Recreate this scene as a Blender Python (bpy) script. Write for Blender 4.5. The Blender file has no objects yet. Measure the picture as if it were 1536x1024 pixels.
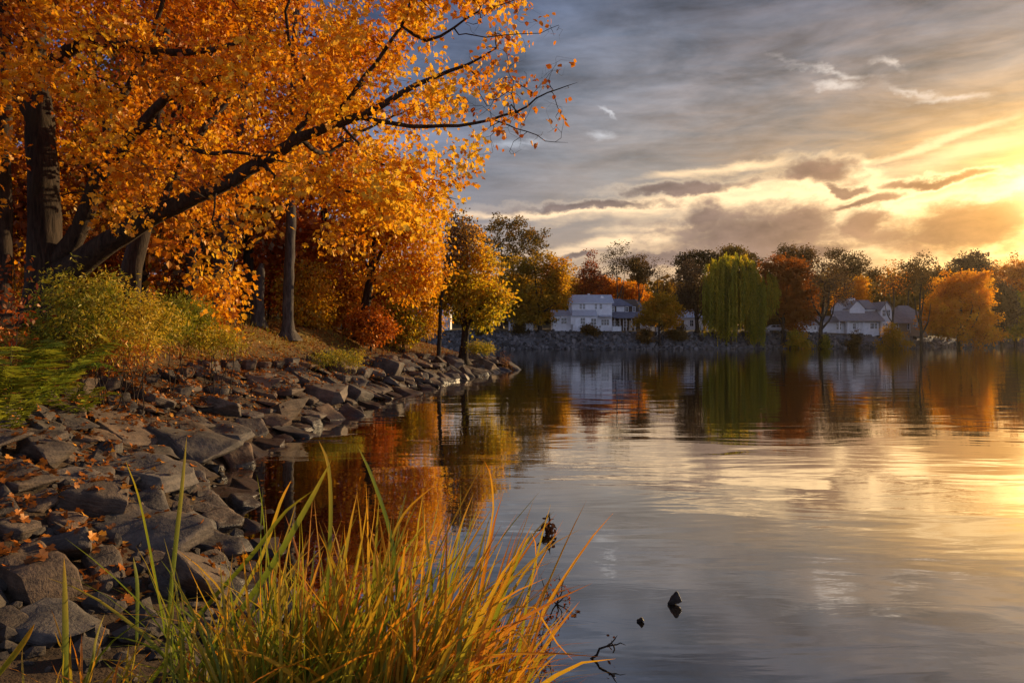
import bpy, bmesh, math, random, os
import numpy as np
from mathutils import Vector, Matrix, noise
from mathutils.bvhtree import BVHTree

SC = bpy.context.scene
COL = SC.collection
RNG = np.random.default_rng(7)
random.seed(7)
H = 2.1            # eye height above the lake
F = 1024.0         # focal length in photo pixels (24 mm on 36 mm)
HY = 505.0         # photo row of the horizon

def at_depth(px, py, d):
    """world point at distance d (along +Y) seen at photo pixel px, py"""
    return Vector(((px - 768.0) / F * d, d, H + (HY - py) / F * d))

# ------------------------------------------------------------------ object helpers
def tag(o, label=None, cat=None, group=None, kind=None):
    if label: o['label'] = label
    if cat: o['category'] = cat
    if group: o['group'] = group
    if kind: o['kind'] = kind
    return o

def empty(name, loc=(0, 0, 0), rz=0.0):
    o = bpy.data.objects.new(name, None)
    o.empty_display_size = 0.2
    o.location = loc
    o.rotation_euler = (0, 0, rz)
    COL.objects.link(o)
    return o

def link_mesh(name, me, mat=None, parent=None, loc=None):
    o = bpy.data.objects.new(name, me)
    if mat is not None and len(me.materials) == 0:
        me.materials.append(mat)
    COL.objects.link(o)
    if parent is not None:
        o.parent = parent
    if loc is not None:
        o.location = loc
    return o

def np_mesh(name, verts, faces_flat, sizes, tint=None, smooth=False, attrs=None):
    """mesh from numpy arrays; sizes = vertices per face (int or array)"""
    verts = np.asarray(verts, dtype=np.float32)
    faces_flat = np.asarray(faces_flat, dtype=np.int32).ravel()
    if np.isscalar(sizes):
        nf = len(faces_flat) // sizes
        tot = np.full(nf, sizes, dtype=np.int32)
    else:
        tot = np.asarray(sizes, dtype=np.int32)
        nf = len(tot)
    start = np.zeros(nf, dtype=np.int32)
    if nf: start[1:] = np.cumsum(tot)[:-1]
    me = bpy.data.meshes.new(name)
    me.vertices.add(len(verts)); me.vertices.foreach_set('co', verts.ravel())
    me.loops.add(len(faces_flat)); me.loops.foreach_set('vertex_index', faces_flat)
    me.polygons.add(nf)
    me.polygons.foreach_set('loop_start', start)
    me.polygons.foreach_set('loop_total', tot)
    me.polygons.foreach_set('use_smooth', np.full(nf, bool(smooth)))
    me.update(calc_edges=True)
    me.validate()
    for key, arr in ((attrs or {}) | ({'tint': tint} if tint is not None else {})).items():
        a = me.attributes.new(key, 'FLOAT', 'POINT')
        a.data.foreach_set('value', np.asarray(arr, dtype=np.float32))
    return me

def bm_mesh(name, bm, smooth=False):
    me = bpy.data.meshes.new(name)
    bm.to_mesh(me); bm.free()
    for p in me.polygons: p.use_smooth = smooth
    return me

# ------------------------------------------------------------------ node helpers
class V:
    """a float socket with arithmetic, for writing node maths as expressions"""
    nt = None
    def __init__(s, sock): s.s = sock
    @staticmethod
    def m(op, *a):
        n = V.nt.nodes.new('ShaderNodeMath'); n.operation = op
        for i, x in enumerate(a):
            if isinstance(x, V): V.nt.links.new(x.s, n.inputs[i])
            else: n.inputs[i].default_value = float(x)
        return V(n.outputs[0])
    def __add__(s, o): return V.m('ADD', s, o)
    __radd__ = __add__
    def __sub__(s, o): return V.m('SUBTRACT', s, o)
    def __rsub__(s, o): return V.m('SUBTRACT', o, s)
    def __mul__(s, o): return V.m('MULTIPLY', s, o)
    __rmul__ = __mul__
    def __truediv__(s, o): return V.m('DIVIDE', s, o)
    def __rtruediv__(s, o): return V.m('DIVIDE', o, s)
    def __neg__(s): return V.m('MULTIPLY', s, -1)
    def sqrt(s): return V.m('SQRT', s)
    def exp(s): return V.m('EXPONENT', s)
    def max(s, o): return V.m('MAXIMUM', s, o)
    def min(s, o): return V.m('MINIMUM', s, o)
    def smooth(s, a, b):
        n = V.nt.nodes.new('ShaderNodeMapRange'); n.interpolation_type = 'SMOOTHSTEP'
        V.nt.links.new(s.s, n.inputs[0])
        n.inputs[1].default_value = a; n.inputs[2].default_value = b
        n.inputs[3].default_value = 0; n.inputs[4].default_value = 1
        return V(n.outputs[0])

def vec(x, y, z):
    n = V.nt.nodes.new('ShaderNodeCombineXYZ')
    for i, q in enumerate((x, y, z)):
        if isinstance(q, V): V.nt.links.new(q.s, n.inputs[i])
        else: n.inputs[i].default_value = q
    return n.outputs[0]

def fbm(vsock, scale, detail=4, rough=0.55, dist=0.0):
    n = V.nt.nodes.new('ShaderNodeTexNoise')
    n.inputs['Scale'].default_value = scale; n.inputs['Detail'].default_value = detail
    n.inputs['Roughness'].default_value = rough; n.inputs['Distortion'].default_value = dist
    V.nt.links.new(vsock, n.inputs['Vector'])
    return V(n.outputs[0])

def mixc(fac, a, b, mode='MIX'):
    n = V.nt.nodes.new('ShaderNodeMix'); n.data_type = 'RGBA'; n.blend_type = mode
    for i, q in ((0, fac), (6, a), (7, b)):
        if isinstance(q, V): V.nt.links.new(q.s, n.inputs[i])
        elif hasattr(q, 'is_output'): V.nt.links.new(q, n.inputs[i])
        elif i == 0: n.inputs[0].default_value = q
        else: n.inputs[i].default_value = (*q, 1)
    return n.outputs[2]

def ramp(fac, stops, interp='LINEAR'):
    n = V.nt.nodes.new('ShaderNodeValToRGB'); n.color_ramp.interpolation = interp
    el = n.color_ramp.elements
    while len(el) < len(stops): el.new(0.5)
    for e, (p, c) in zip(el, stops):
        e.position = p; e.color = (*c, 1)
    V.nt.links.new(fac.s if isinstance(fac, V) else fac, n.inputs[0])
    return n.outputs[0]

def node(t): return V.nt.nodes.new(t)
def lk(a, b): V.nt.links.new(a.s if isinstance(a, V) else a, b)

def new_mat(name):
    m = bpy.data.materials.new(name); m.use_nodes = True
    m.node_tree.nodes.clear()
    V.nt = m.node_tree
    out = node('ShaderNodeOutputMaterial')
    return m, out

def principled(out, color, rough=0.8, spec=0.3, bump=None, bstr=0.4, bdist=0.05, metallic=0.0):
    b = node('ShaderNodeBsdfPrincipled')
    if isinstance(color, tuple): b.inputs['Base Color'].default_value = (*color, 1)
    else: lk(color, b.inputs['Base Color'])
    if isinstance(rough, (int, float)): b.inputs['Roughness'].default_value = rough
    else: lk(rough, b.inputs['Roughness'])
    b.inputs['Specular IOR Level'].default_value = spec
    b.inputs['Metallic'].default_value = metallic
    if bump is not None:
        bn = node('ShaderNodeBump'); bn.inputs['Strength'].default_value = bstr
        bn.inputs['Distance'].default_value = bdist
        lk(bump, bn.inputs['Height']); lk(bn.outputs[0], b.inputs['Normal'])
    lk(b.outputs[0], out.inputs[0])
    return b

def objcoord():
    return node('ShaderNodeTexCoord').outputs['Object']
def worldpos():
    return node('ShaderNodeNewGeometry').outputs['Position']
def attr(name):
    n = node('ShaderNodeAttribute'); n.attribute_name = name
    return V(n.outputs['Fac'])
def objrand():
    return V(node('ShaderNodeObjectInfo').outputs['Random'])

def scaled(vsock, s):
    n = node('ShaderNodeMapping'); n.inputs['Scale'].default_value = s
    lk(vsock, n.inputs['Vector']); return n.outputs[0]

# ------------------------------------------------------------------ camera, render settings
cam = bpy.data.objects.new('camera', bpy.data.cameras.new('camera'))
COL.objects.link(cam)
cam.location = (0, 0, H)
cam.rotation_euler = (math.radians(90), 0, 0)
cam.data.lens = 24.0; cam.data.sensor_width = 36.0
cam.data.shift_y = -(512.0 - HY) / 1536.0
cam.data.clip_start = 0.05; cam.data.clip_end = 5000
SC.camera = cam
SC.view_settings.view_transform = 'Standard'
SC.view_settings.look = 'None'
SC.view_settings.gamma = 1.0
SC.view_settings.exposure = 0.6
SC.render.engine = 'CYCLES'
cy = SC.cycles
cy.use_denoising = True
try:
    cy.denoiser = 'OPENIMAGEDENOISE'; cy.denoising_input_passes = 'RGB_ALBEDO_NORMAL'; cy.denoising_prefilter = 'ACCURATE'
except Exception: pass
cy.max_bounces = 6; cy.diffuse_bounces = 3; cy.glossy_bounces = 3; cy.transmission_bounces = 4
cy.volume_bounces = 0; cy.transparent_max_bounces = 8
cy.caustics_reflective = False; cy.caustics_refractive = False
cy.sample_clamp_indirect = 4.0
cy.use_adaptive_sampling = False

SUN_AZ, SUN_EL = 51.0, 14.0
# ------------------------------------------------------------------ sun lamp
sl = bpy.data.lights.new('sun', 'SUN')
sl.energy = 5.0; sl.angle = math.radians(0.5); sl.color = (1.0, 0.71, 0.38)
sun = bpy.data.objects.new('sun', sl); COL.objects.link(sun)
_a, _e = math.radians(SUN_AZ), math.radians(SUN_EL)
SUN_DIR = Vector((math.sin(_a) * math.cos(_e), math.cos(_a) * math.cos(_e), math.sin(_e)))
sun.rotation_euler = SUN_DIR.to_track_quat('Z', 'Y').to_euler()
sun.location = SUN_DIR * 60
# ------------------------------------------------------------------ sky: Nishita plus the evening cloud deck, all in world directions
def sky_dir(px, py):
    u, v = (px - 768) / F, (HY - py) / F
    az = math.degrees(math.atan(u))
    return az, math.degrees(math.atan(v * math.cos(math.radians(az))))

world = bpy.data.worlds.new('World'); SC.world = world
world.use_nodes = True
WT = world.node_tree; WT.nodes.clear(); V.nt = WT
wout = node('ShaderNodeOutputWorld')
bg = node('ShaderNodeBackground'); lk(bg.outputs[0], wout.inputs[0])
SKY_K = 0.1
bg.inputs['Strength'].default_value = SKY_K
nish = node('ShaderNodeTexSky'); nish.sky_type = 'NISHITA'; nish.sun_disc = False
nish.sun_elevation = math.radians(SUN_EL); nish.sun_rotation = math.radians(SUN_AZ)
nish.air_density = 1.2; nish.dust_density = 2.0; nish.ozone_density = 2.0
gen = node('ShaderNodeTexCoord').outputs['Generated']
sep = node('ShaderNodeSeparateXYZ'); lk(gen, sep.inputs[0])
X, Y, Z = (V(o) for o in sep.outputs)
AZ = V.m('ARCTAN2', X, Y) * 57.29578
EL = V.m('ARCSINE', Z.max(-1).min(1)) * 57.29578
ZP = Z.max(0.0)
# cloud-deck coordinates: where the view ray meets a flat deck (perspective-true streaks)
inv = 1.0 / (ZP + 0.09)
deck = vec(X * inv, Y * inv, 0.0)
n_str = fbm(scaled(deck, (0.9, 2.0, 1)), 1.3, 6, 0.6, 0.6)          # long streaky deck
n_det = fbm(scaled(deck, (1.0, 2.6, 1)), 4.5, 5, 0.65, 0.3)
sph = vec(X * 1.0, Y * 1.0, Z * 2.2)
n_bil = fbm(sph, 13.0, 7, 0.62, 0.2)                                   # billows
n_big = fbm(sph, 4.0, 4, 0.5, 0.0)
n_wisp = fbm(vec(X, Y, Z * 6.0), 6.0, 6, 0.62, 0.8)                    # flat wisps

def nz(n, k=1.0): return (n - 0.5) * k
# billowing displacement of the cloud outlines
wa = nz(fbm(vec(X, Y, Z * 1.6), 7.0, 6, 0.62, 0.3), 1.0)
wb = nz(fbm(vec(X + 5.2, Y - 3.1, Z * 1.6 + 1.7), 7.0, 6, 0.62, 0.3), 1.0)
wc = nz(fbm(vec(X - 2.2, Y + 8.1, Z * 1.4 + 4.7), 26.0, 5, 0.62, 0.0), 1.0)
AW = AZ + wa * 9.0 + wc * 2.0
EW = EL + wb * 4.5 + wc * 1.8
AWC = AZ + wa * 5.0 + wc * 2.2
EWC = EL + wb * 2.2 + wc * 1.7
AWO = AZ + wa * 6.0
EWO = EL + wb * 1.8 + wc * 0.5

dAz = AZ - 40.0
dEl = EL - 9.8
dEl = dEl * (1.3 + dEl.smooth(0, 8) * 1.05)
dS = (dAz * dAz + dEl * dEl).sqrt()
base = ramp((EL / 90.0).max(0), [
    (0.00, (0.50, 0.31, 0.17)), (0.045, (0.44, 0.31, 0.22)), (0.10, (0.315, 0.285, 0.28)), (0.15, (0.215, 0.232, 0.265)),
    (0.22, (0.135, 0.170, 0.232)), (0.30, (0.074, 0.102, 0.168)), (0.45, (0.072, 0.10, 0.18)), (1.0, (0.16, 0.2, 0.33))])
blue = (AZ * -1.0).smooth(-12, 34)
base = mixc(blue, base, mixc(1.0, base, (0.50, 0.68, 1.22), 'MULTIPLY'))
# deck texture: long bars with finer scud between
hi = EL.smooth(9, 19)
n_puff = fbm(vec(X, Y, Z * 3.4), 8.0, 6, 0.58, 0.4)
tone = 1.0 + (nz(n_str, 1.6) + nz(n_det, 0.7) + nz(n_puff, 2.0)) * (0.25 + hi * 0.75)
tone = tone.max(0.45)
def scale(c, f):
    q = node('ShaderNodeVectorMath'); q.operation = 'SCALE'
    lk(c, q.inputs[0])
    if isinstance(f, V): lk(f, q.inputs['Scale'])
    else: q.inputs['Scale'].default_value = f
    return q.outputs[0]
col = scale(base, tone)
col = mixc(0.10, col, scale(nish.outputs[0], 0.07))
def add(col, fac, c): return mixc(fac, col, c, 'ADD')
w1 = (dS * -1.0 / 12.5).exp()
w2 = (dS * -1.0 / 3.6).exp()
wn = (1.0 + nz(n_wisp, 2.2) + nz(n_str, 1.2)).max(0.25)
col = mixc((dS * -1.0 / 17.0).exp().min(1.0), col, mixc(1.0, col, (1.02, 0.80, 0.36), 'MULTIPLY'))
deckshade = 1.0 + nz(n_puff, 2.2) * EL.smooth(13, 19)
col = add(col, (w1 * wn * deckshade.max(0.3) * 0.95).min(1), (1.12, 0.50, 0.05))
col = add(col, (w2 * wn).min(1), (1.15, 0.62, 0.10))
glow = (dS * -1.0 / 15).exp()

def blobs(items, warp, az=AW, el=EW):
    """union of soft ellipses (photo px: cx, cy, rx, ry, tilt) in az/el degrees, edges broken up by noise"""
    r = None
    for cx, cy, rx, ry, tilt in items:
        a, e = sky_dir(cx, cy)
        ka = math.cos(math.radians(a)) ** 2 * 57.3 / F
        ke = math.cos(math.radians(a)) * 57.3 / F
        ax = (az - a) / (rx * ka)
        ey = (el - e - (az - a) * (tilt * ke / ka)) / (ry * ke)
        d = 1.0 - (ax * ax + ey * ey).sqrt()
        r = d if r is None else r.max(d)
    return r + warp
# clear bright openings low in the west
op = blobs([(1170, 290, 250, 22, .05), (1385, 294, 100, 18, .05), (1010, 305, 200, 14, .10), (850, 322, 200, 6, 0), (1060, 258, 120, 7, .05),
            (1450, 228, 160, 14, .12), (1300, 255, 80, 12, .1), (1010, 342, 110, 6, .05), (940, 362, 150, 8, .1), (1330, 312, 120, 14, .1),
            (1400, 215, 120, 5, .15), (1480, 300, 60, 20, 0)], nz(n_wisp, 2.4), AWO, EWO)
opm = op.smooth(-0.5, 1.0)
opc = mixc(glow.min(1.0), (1.05, 0.77, 0.50), (1.55, 0.98, 0.36))
col = mixc(opm * 0.85, col, opc)
# thin seams and holes in the deck, where the bright sky above shows
ho = blobs([(903, 203, 22, 9, -.1), (770, 216, 42, 8, .05), (908, 170, 12, 6, -.8), (1337, 97, 22, 8, -.5), (1372, 138, 52, 6, -.35), (1425, 148, 60, 5, -.1),
            (1255, 127, 45, 6, -.2), (1240, 105, 70, 6, -.3)],
           nz(n_bil, 3.2) + nz(n_wisp, 2.6), AZ + wc * 3.0, EL + wc * 1.2)
hom = ho.smooth(-0.3, 1.6)
col = mixc(hom * 0.55, col, mixc((AZ / 40).max(0).min(1), (0.78, 0.84, 0.95), (1.1, 0.88, 0.66)))
# dark cloud banks, bright-edged towards the sun
cl = blobs([(1125, 350, 165, 44, 0), (1055, 333, 52, 32, 0), (1195, 333, 85, 26, .1), (1290, 303, 75, 9, .16), (990, 388, 90, 12, .1),
            (1440, 342, 185, 42, .08), (1300, 335, 48, 30, 0), (1215, 378, 120, 16, 0), (1400, 268, 88, 10, -.02), (1222, 258, 85, 22, -.08), (1262, 280, 45, 10, -.1),
            (890, 312, 140, 9, 0), (1010, 286, 140, 11, .03), (865, 385, 30, 7, 0)],
           nz(n_bil, 1.7) + nz(n_wisp, 0.5), AWC, EWC)
clm = cl.smooth(-0.16, 0.55)
rim = cl.smooth(-0.60, 0.0) * (1.0 - clm)
col = add(col, (rim * (0.06 + glow * 0.8)).min(1), (1.0, 0.68, 0.34))
glc = (dS * -1.0 / 9.0).exp()
clc = mixc(glc.min(1.0), (0.225, 0.175, 0.165), (1.25, 0.54, 0.06))
col = mixc(clm * 0.93, col, scale(clc, (1.0 + nz(n_bil, 1.7) + nz(wc, 0.0) + cl * -0.16).max(0.4)))
# the veiled sun itself: a broad burning core
core = (dS * dS * -1.0 / 6.0).exp()
col = add(col, core, (4.0, 3.0, 1.5))
# unseen sky behind the viewer, brightened low as fill light and dimmed overhead
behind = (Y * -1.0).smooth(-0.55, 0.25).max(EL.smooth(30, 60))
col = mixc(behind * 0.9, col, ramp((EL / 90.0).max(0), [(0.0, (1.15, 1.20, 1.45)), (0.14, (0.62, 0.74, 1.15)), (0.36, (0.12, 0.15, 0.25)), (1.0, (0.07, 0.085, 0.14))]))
# below the horizon: dim ground bounce
dn = (EL * -1.0).smooth(0.0, 4.0)
col = mixc(dn, col, (0.08, 0.07, 0.06))
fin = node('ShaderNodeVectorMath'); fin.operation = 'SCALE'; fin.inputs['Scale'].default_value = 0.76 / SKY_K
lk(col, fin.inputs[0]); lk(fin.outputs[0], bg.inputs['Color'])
world.cycles.sampling_method = 'MANUAL'; world.cycles.sample_map_resolution = 512
# ------------------------------------------------------------------ the lake outline and the land around it
SHORE = [(0.30, 44.2), (-0.7, 42.2), (-1.7, 37.5), (-3.0, 31), (-4.1, 25.3), (-4.5, 20.5), (-4.55, 16), (-4.75, 13.4), (-4.5, 11), (-3.6, 8.8), (-2.9, 7.3), (-2.1, 5.7), (-1.0, 4.4),
         (0.0, 3.75), (0.6, 3.1), (1.0, 2.0), (1.6, -1), (5, -7), (30, -25), (150, -60), (420, -80), (430, 200), (300, 232), (215, 212), (150, 179), (110, 152), (84, 136), (58, 123), (44, 119.0), (24, 116.5), (0, 115.5),
         (-20, 115.5), (-42, 117), (-58, 110), (-52, 92), (-34, 74), (-16, 60), (-5, 50.5), (-1.0, 46.2), (0.1, 45.3)]
SH = np.array(SHORE, float)

def shore_sd(x, y):
    """signed distance to the shore, positive on land"""
    x = np.asarray(x, float); y = np.asarray(y, float)
    d2 = np.full(x.shape, 1e12); inside = np.zeros(x.shape, bool)
    n = len(SH)
    for i in range(n):
        ax, ay = SH[i]; bx, by = SH[(i + 1) % n]
        ex, ey = bx - ax, by - ay
        t = np.clip(((x - ax) * ex + (y - ay) * ey) / (ex * ex + ey * ey), 0, 1)
        d2 = np.minimum(d2, (x - ax - t * ex) ** 2 + (y - ay - t * ey) ** 2)
        c = ((ay > y) != (by > y))
        with np.errstate(divide='ignore', invalid='ignore'):
            xi = (bx - ax) * (y - ay) / (by - ay if by != ay else 1e-9) + ax
        inside ^= c & (x < xi)
    d = np.sqrt(d2)
    return np.where(inside, -d, d)

def sstep(a, b, x):
    t = np.clip((x - a) / (b - a), 0, 1)
    return t * t * (3 - 2 * t)

def wob(x, y, s, ph=0.0):
    return (np.sin(x * s + 1.3 * np.sin(y * s * .7 + ph) + ph) + np.sin(y * s * 1.1 + 1.7 * np.sin(x * s * .6 + 2 * ph) - ph)) * 0.5

def height(x, y):
    x = np.asarray(x, float); y = np.asarray(y, float)
    s = shore_sd(x, y)
    near = np.interp(s, [-30, -6, -1.2, 0, 1.2, 2.5, 3.4, 5.2, 7.5, 11, 30], [-4, -1.6, -0.45, -0.06, 0.55, 1.12, 1.45, 2.45, 2.92, 3.1, 3.4])
    far = np.interp(s, [-30, -6, 0, 1.0, 3.2, 4.5, 8, 60, 200, 1500], [-4, -1.6, -0.06, 0.6, 2.4, 2.95, 3.15, 4.2, 9, 30])
    f = sstep(70, 95, y)
    h = near * (1 - f) + far * f
    # low spit under the camera, and the right-hand banks
    k = sstep(5.5, 2.5, y + 0.35 * np.maximum(-x - 1.5, 0) * -1.0) * sstep(-7, -1.5, x)
    h = np.where(s > 0, h * (1 - 0.62 * k), h)
    # the spit's tip stays low
    tip = sstep(30, 42, y) * (1 - f)
    h = np.where(s > 0, h * (1 - 0.30 * tip) + 0.10 * tip * np.minimum(s, 1), h)
    # flatter far bank on the right
    r = f * sstep(45, 95, x)
    h = np.where(s > 0, h * (1 - 0.30 * r), h)
    land = np.clip(s / 2.0, 0, 1)
    h = h + land * (wob(x, y, 1.1) * 0.05 + wob(x, y, 2.9, 1.0) * 0.03) + np.clip(s / 60, 0, 1) * wob(x, y, 0.02, 2) * 2.0
    return h

def hz(x, y): return float(height(np.array([x]), np.array([y]))[0])

def on_ground(px, py, dmin=2.5, dmax=260):
    """first point of the land or the water along the sight line through a photo pixel"""
    d = np.geomspace(dmin, dmax, 1400)
    x = (px - 768) / F * d; z = H + (HY - py) / F * d
    g = np.maximum(height(x, d), 0.0)
    i = int(np.argmax(z < g))
    return Vector((x[i], d[i], g[i]))

def axis(parts):
    out = []
    for a, b, st in parts:
        n = max(1, int(round((b - a) / st)))
        out += list(np.linspace(a, b, n, endpoint=False))
    return out
def geo(a, b, n, sgn=1):
    return list(np.geomspace(a, b, n))
xs = sorted(set([-v for v in geo(75, 1600, 24)] + axis([(-74, -17, 1.6), (-17, 3.0, 0.22), (3.0, 170, 1.6)]) + geo(171, 1600, 26)))
ys = sorted(set([-v for v in geo(15, 700, 18)] + axis([(-14, 0, .8), (0, 50, 0.25), (50, 112, 1.8), (112, 190, 0.9)]) + geo(191, 1900, 30)))
gx, gy = np.meshgrid(np.array(xs), np.array(ys))
gz = height(gx, gy)
nx, ny = len(xs), len(ys)
idx = np.arange(nx * ny).reshape(ny, nx)
quads = np.stack([idx[:-1, :-1], idx[:-1, 1:], idx[1:, 1:], idx[1:, :-1]], -1).reshape(-1, 4)
gs = shore_sd(gx, gy)

def ground_material():
    m, out = new_mat('earth')
    p = worldpos()
    s = attr('inland')
    farm = attr('farside')
    n1 = fbm(p, 0.7, 5, 0.6); n2 = fbm(p, 5.0, 5, 0.65); n3 = fbm(p, 28.0, 4, 0.6)
    soil = ramp(n2, [(0.3, (0.018, 0.012, 0.007)), (0.55, (0.055, 0.034, 0.018)), (0.75, (0.10, 0.062, 0.03))])
    lawn = ramp(n1 * 0.6 + n3 * 0.4, [(0.3, (0.09, 0.045, 0.010)), (0.48, (0.16, 0.080, 0.012)), (0.6, (0.13, 0.095, 0.014)), (0.75, (0.24, 0.105, 0.018))])
    g = (s + (n1 - 0.5) * 2.5).smooth(2.8, 4.6)
    c = mixc(g, soil, lawn)
    # far side: grey rubble bank, then dull turf
    rub = ramp(n2 * 0.5 + n3 * 0.5, [(0.35, (0.045, 0.043, 0.042)), (0.6, (0.17, 0.16, 0.155))])
    turf = ramp(n1, [(0.3, (0.045, 0.035, 0.012)), (0.7, (0.10, 0.062, 0.022))])
    fc = mixc((s + (n1 - 0.5) * 3.0).smooth(3.4, 5.0), rub, turf)
    c = mixc(farm, c, fc)
    principled(out, c, 0.92, 0.2, n2 * 0.6 + n3 * 0.4, 0.7, 0.08)
    return m
gm = np_mesh('ground', np.stack([gx, gy, gz], -1).reshape(-1, 3), quads, 4, smooth=True,
             attrs={'inland': gs.ravel(), 'farside': sstep(70, 95, gy).ravel()})
ground = link_mesh('ground', gm, ground_material())
tag(ground, kind='structure')

# ------------------------------------------------------------------ water
def water_material():
    m, out = new_mat('lake_water')
    p = worldpos()
    # slow swell, wind ripples and fine chop; all fade to a near-mirror by their small height
    swell = fbm(scaled(p, (0.30, 0.85, 1)), 1.0, 3, 0.5, 0.4)
    rip = fbm(scaled(p, (0.9, 3.4, 1)), 1.0, 4, 0.55, 0.7)
    fine = fbm(scaled(p, (3.0, 9.0, 1)), 1.0, 3, 0.5, 0.3)
    patch = fbm(scaled(p, (0.05, 0.10, 1)), 1.0, 3, 0.5, 0.6).smooth(0.40, 0.62)
    hgt = swell * 0.015 + rip * (0.0006 + patch * 0.0014) + fine * (0.0001 + patch * 0.0003)
    bn = node('ShaderNodeBump'); bn.inputs['Strength'].default_value = 1.0; bn.inputs['Distance'].default_value = 1.0
    lk(hgt, bn.inputs['Height'])
    fr = node('ShaderNodeFresnel'); fr.inputs['IOR'].default_value = 1.6; lk(bn.outputs[0], fr.inputs['Normal'])
    fac = (0.40 + V(fr.outputs[0]) * 0.85).min(1.0)
    gl = node('ShaderNodeBsdfGlossy'); gl.inputs['Roughness'].default_value = 0.02
    gl.inputs['Color'].default_value = (0.93, 0.905, 0.86, 1); lk(bn.outputs[0], gl.inputs['Normal'])
    # murky brown body seen between the reflections
    df = node('ShaderNodeBsdfDiffuse'); df.inputs['Color'].default_value = (0.020, 0.015, 0.010, 1)
    tr = node('ShaderNodeBsdfTransparent'); tr.inputs['Color'].default_value = (0.30, 0.20, 0.10, 1)
    shallow = attr('shallow')
    body = node('ShaderNodeMixShader'); lk(shallow, body.inputs[0]); lk(df.outputs[0], body.inputs[1]); lk(tr.outputs[0], body.inputs[2])
    mx = node('ShaderNodeMixShader'); lk(fac, mx.inputs[0]); lk(body.outputs[0], mx.inputs[1]); lk(gl.outputs[0], mx.inputs[2])
    lk(mx.outputs[0], out.inputs[0])
    return m
wx = np.array(sorted(set(axis([(-70, -8, 4), (-8, 4, 0.5), (4, 60, 4), (60, 460, 25)]))))
wy = np.array(sorted(set(axis([(-90, 0, 10), (0, 50, 0.5), (50, 260, 5)]))))
wxx, wyy = np.meshgrid(wx, wy)
wid = np.arange(wxx.size).reshape(wxx.shape)
wq = np.stack([wid[:-1, :-1], wid[:-1, 1:], wid[1:, 1:], wid[1:, :-1]], -1).reshape(-1, 4)
wsd = shore_sd(wxx, wyy)
wm = np_mesh('water', np.stack([wxx, wyy, wxx * 0], -1).reshape(-1, 3), wq, 4, smooth=True,
             attrs={'shallow': (sstep(-3.2, -0.3, wsd) * 0.85 * (wyy < 70)).ravel()})
water = link_mesh('water', wm, water_material())
tag(water, kind='structure')
# ------------------------------------------------------------------ growing plants: skeleton -> twigs -> leaves
MAPLE = np.array([(0, 0), (.30, .0), (.24, .17), (.54, .30), (.40, .66), (.19, .58), (0, 1.0), (-.19, .58), (-.40, .66), (-.54, .30), (-.24, .17), (-.30, .0)])
OVAL = np.array([(0, 0), (.24, .25), (.27, .55), (0, 1.0), (-.27, .55), (-.24, .25)])
DIAM = np.array([(0, 0), (.38, .48), (0, 1.0), (-.38, .48)])
NEEDLE = np.array([(0, 0), (.10, .4), (0, 1.0), (-.10, .4)])

def unit(v):
    v = np.asarray(v, float)
    return v / np.maximum(np.linalg.norm(v, axis=-1, keepdims=True), 1e-9)

def leaves_mesh(name, pos, tip, nrm, size, tint, shape=DIAM, cup=0.12):
    n, k = len(pos), len(shape)
    tip = unit(tip); side = unit(np.cross(tip, nrm)); nn = np.cross(side, tip)
    sx = shape[:, 0][None, :, None]; sy = shape[:, 1][None, :, None]
    sz = (np.abs(shape[:, 0]) * 0.6 - (shape[:, 1] - 0.3) ** 2 * 0.5)[None, :, None] * cup * 2
    s = np.asarray(size)[:, None, None]
    v = pos[:, None, :] + s * (sx * side[:, None, :] + sy * tip[:, None, :] + sz * nn[:, None, :])
    if k <= 6:
        f = np.arange(n * k)
        me = np_mesh(name, v.reshape(-1, 3), f, k, tint=np.repeat(tint, k))
    else:
        c = pos + np.asarray(size)[:, None] * (0.40 * tip - 0.04 * nn)
        v = np.concatenate([v, c[:, None, :]], 1).reshape(-1, 3)
        base = np.arange(n)[:, None] * (k + 1)
        a = np.arange(k); b = (a + 1) % k
        f = np.stack([base + a, base + b, np.broadcast_to(base + k, (n, k))], -1)
        me = np_mesh(name, v, f, 3, tint=np.repeat(tint, k + 1))
    return me

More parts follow.
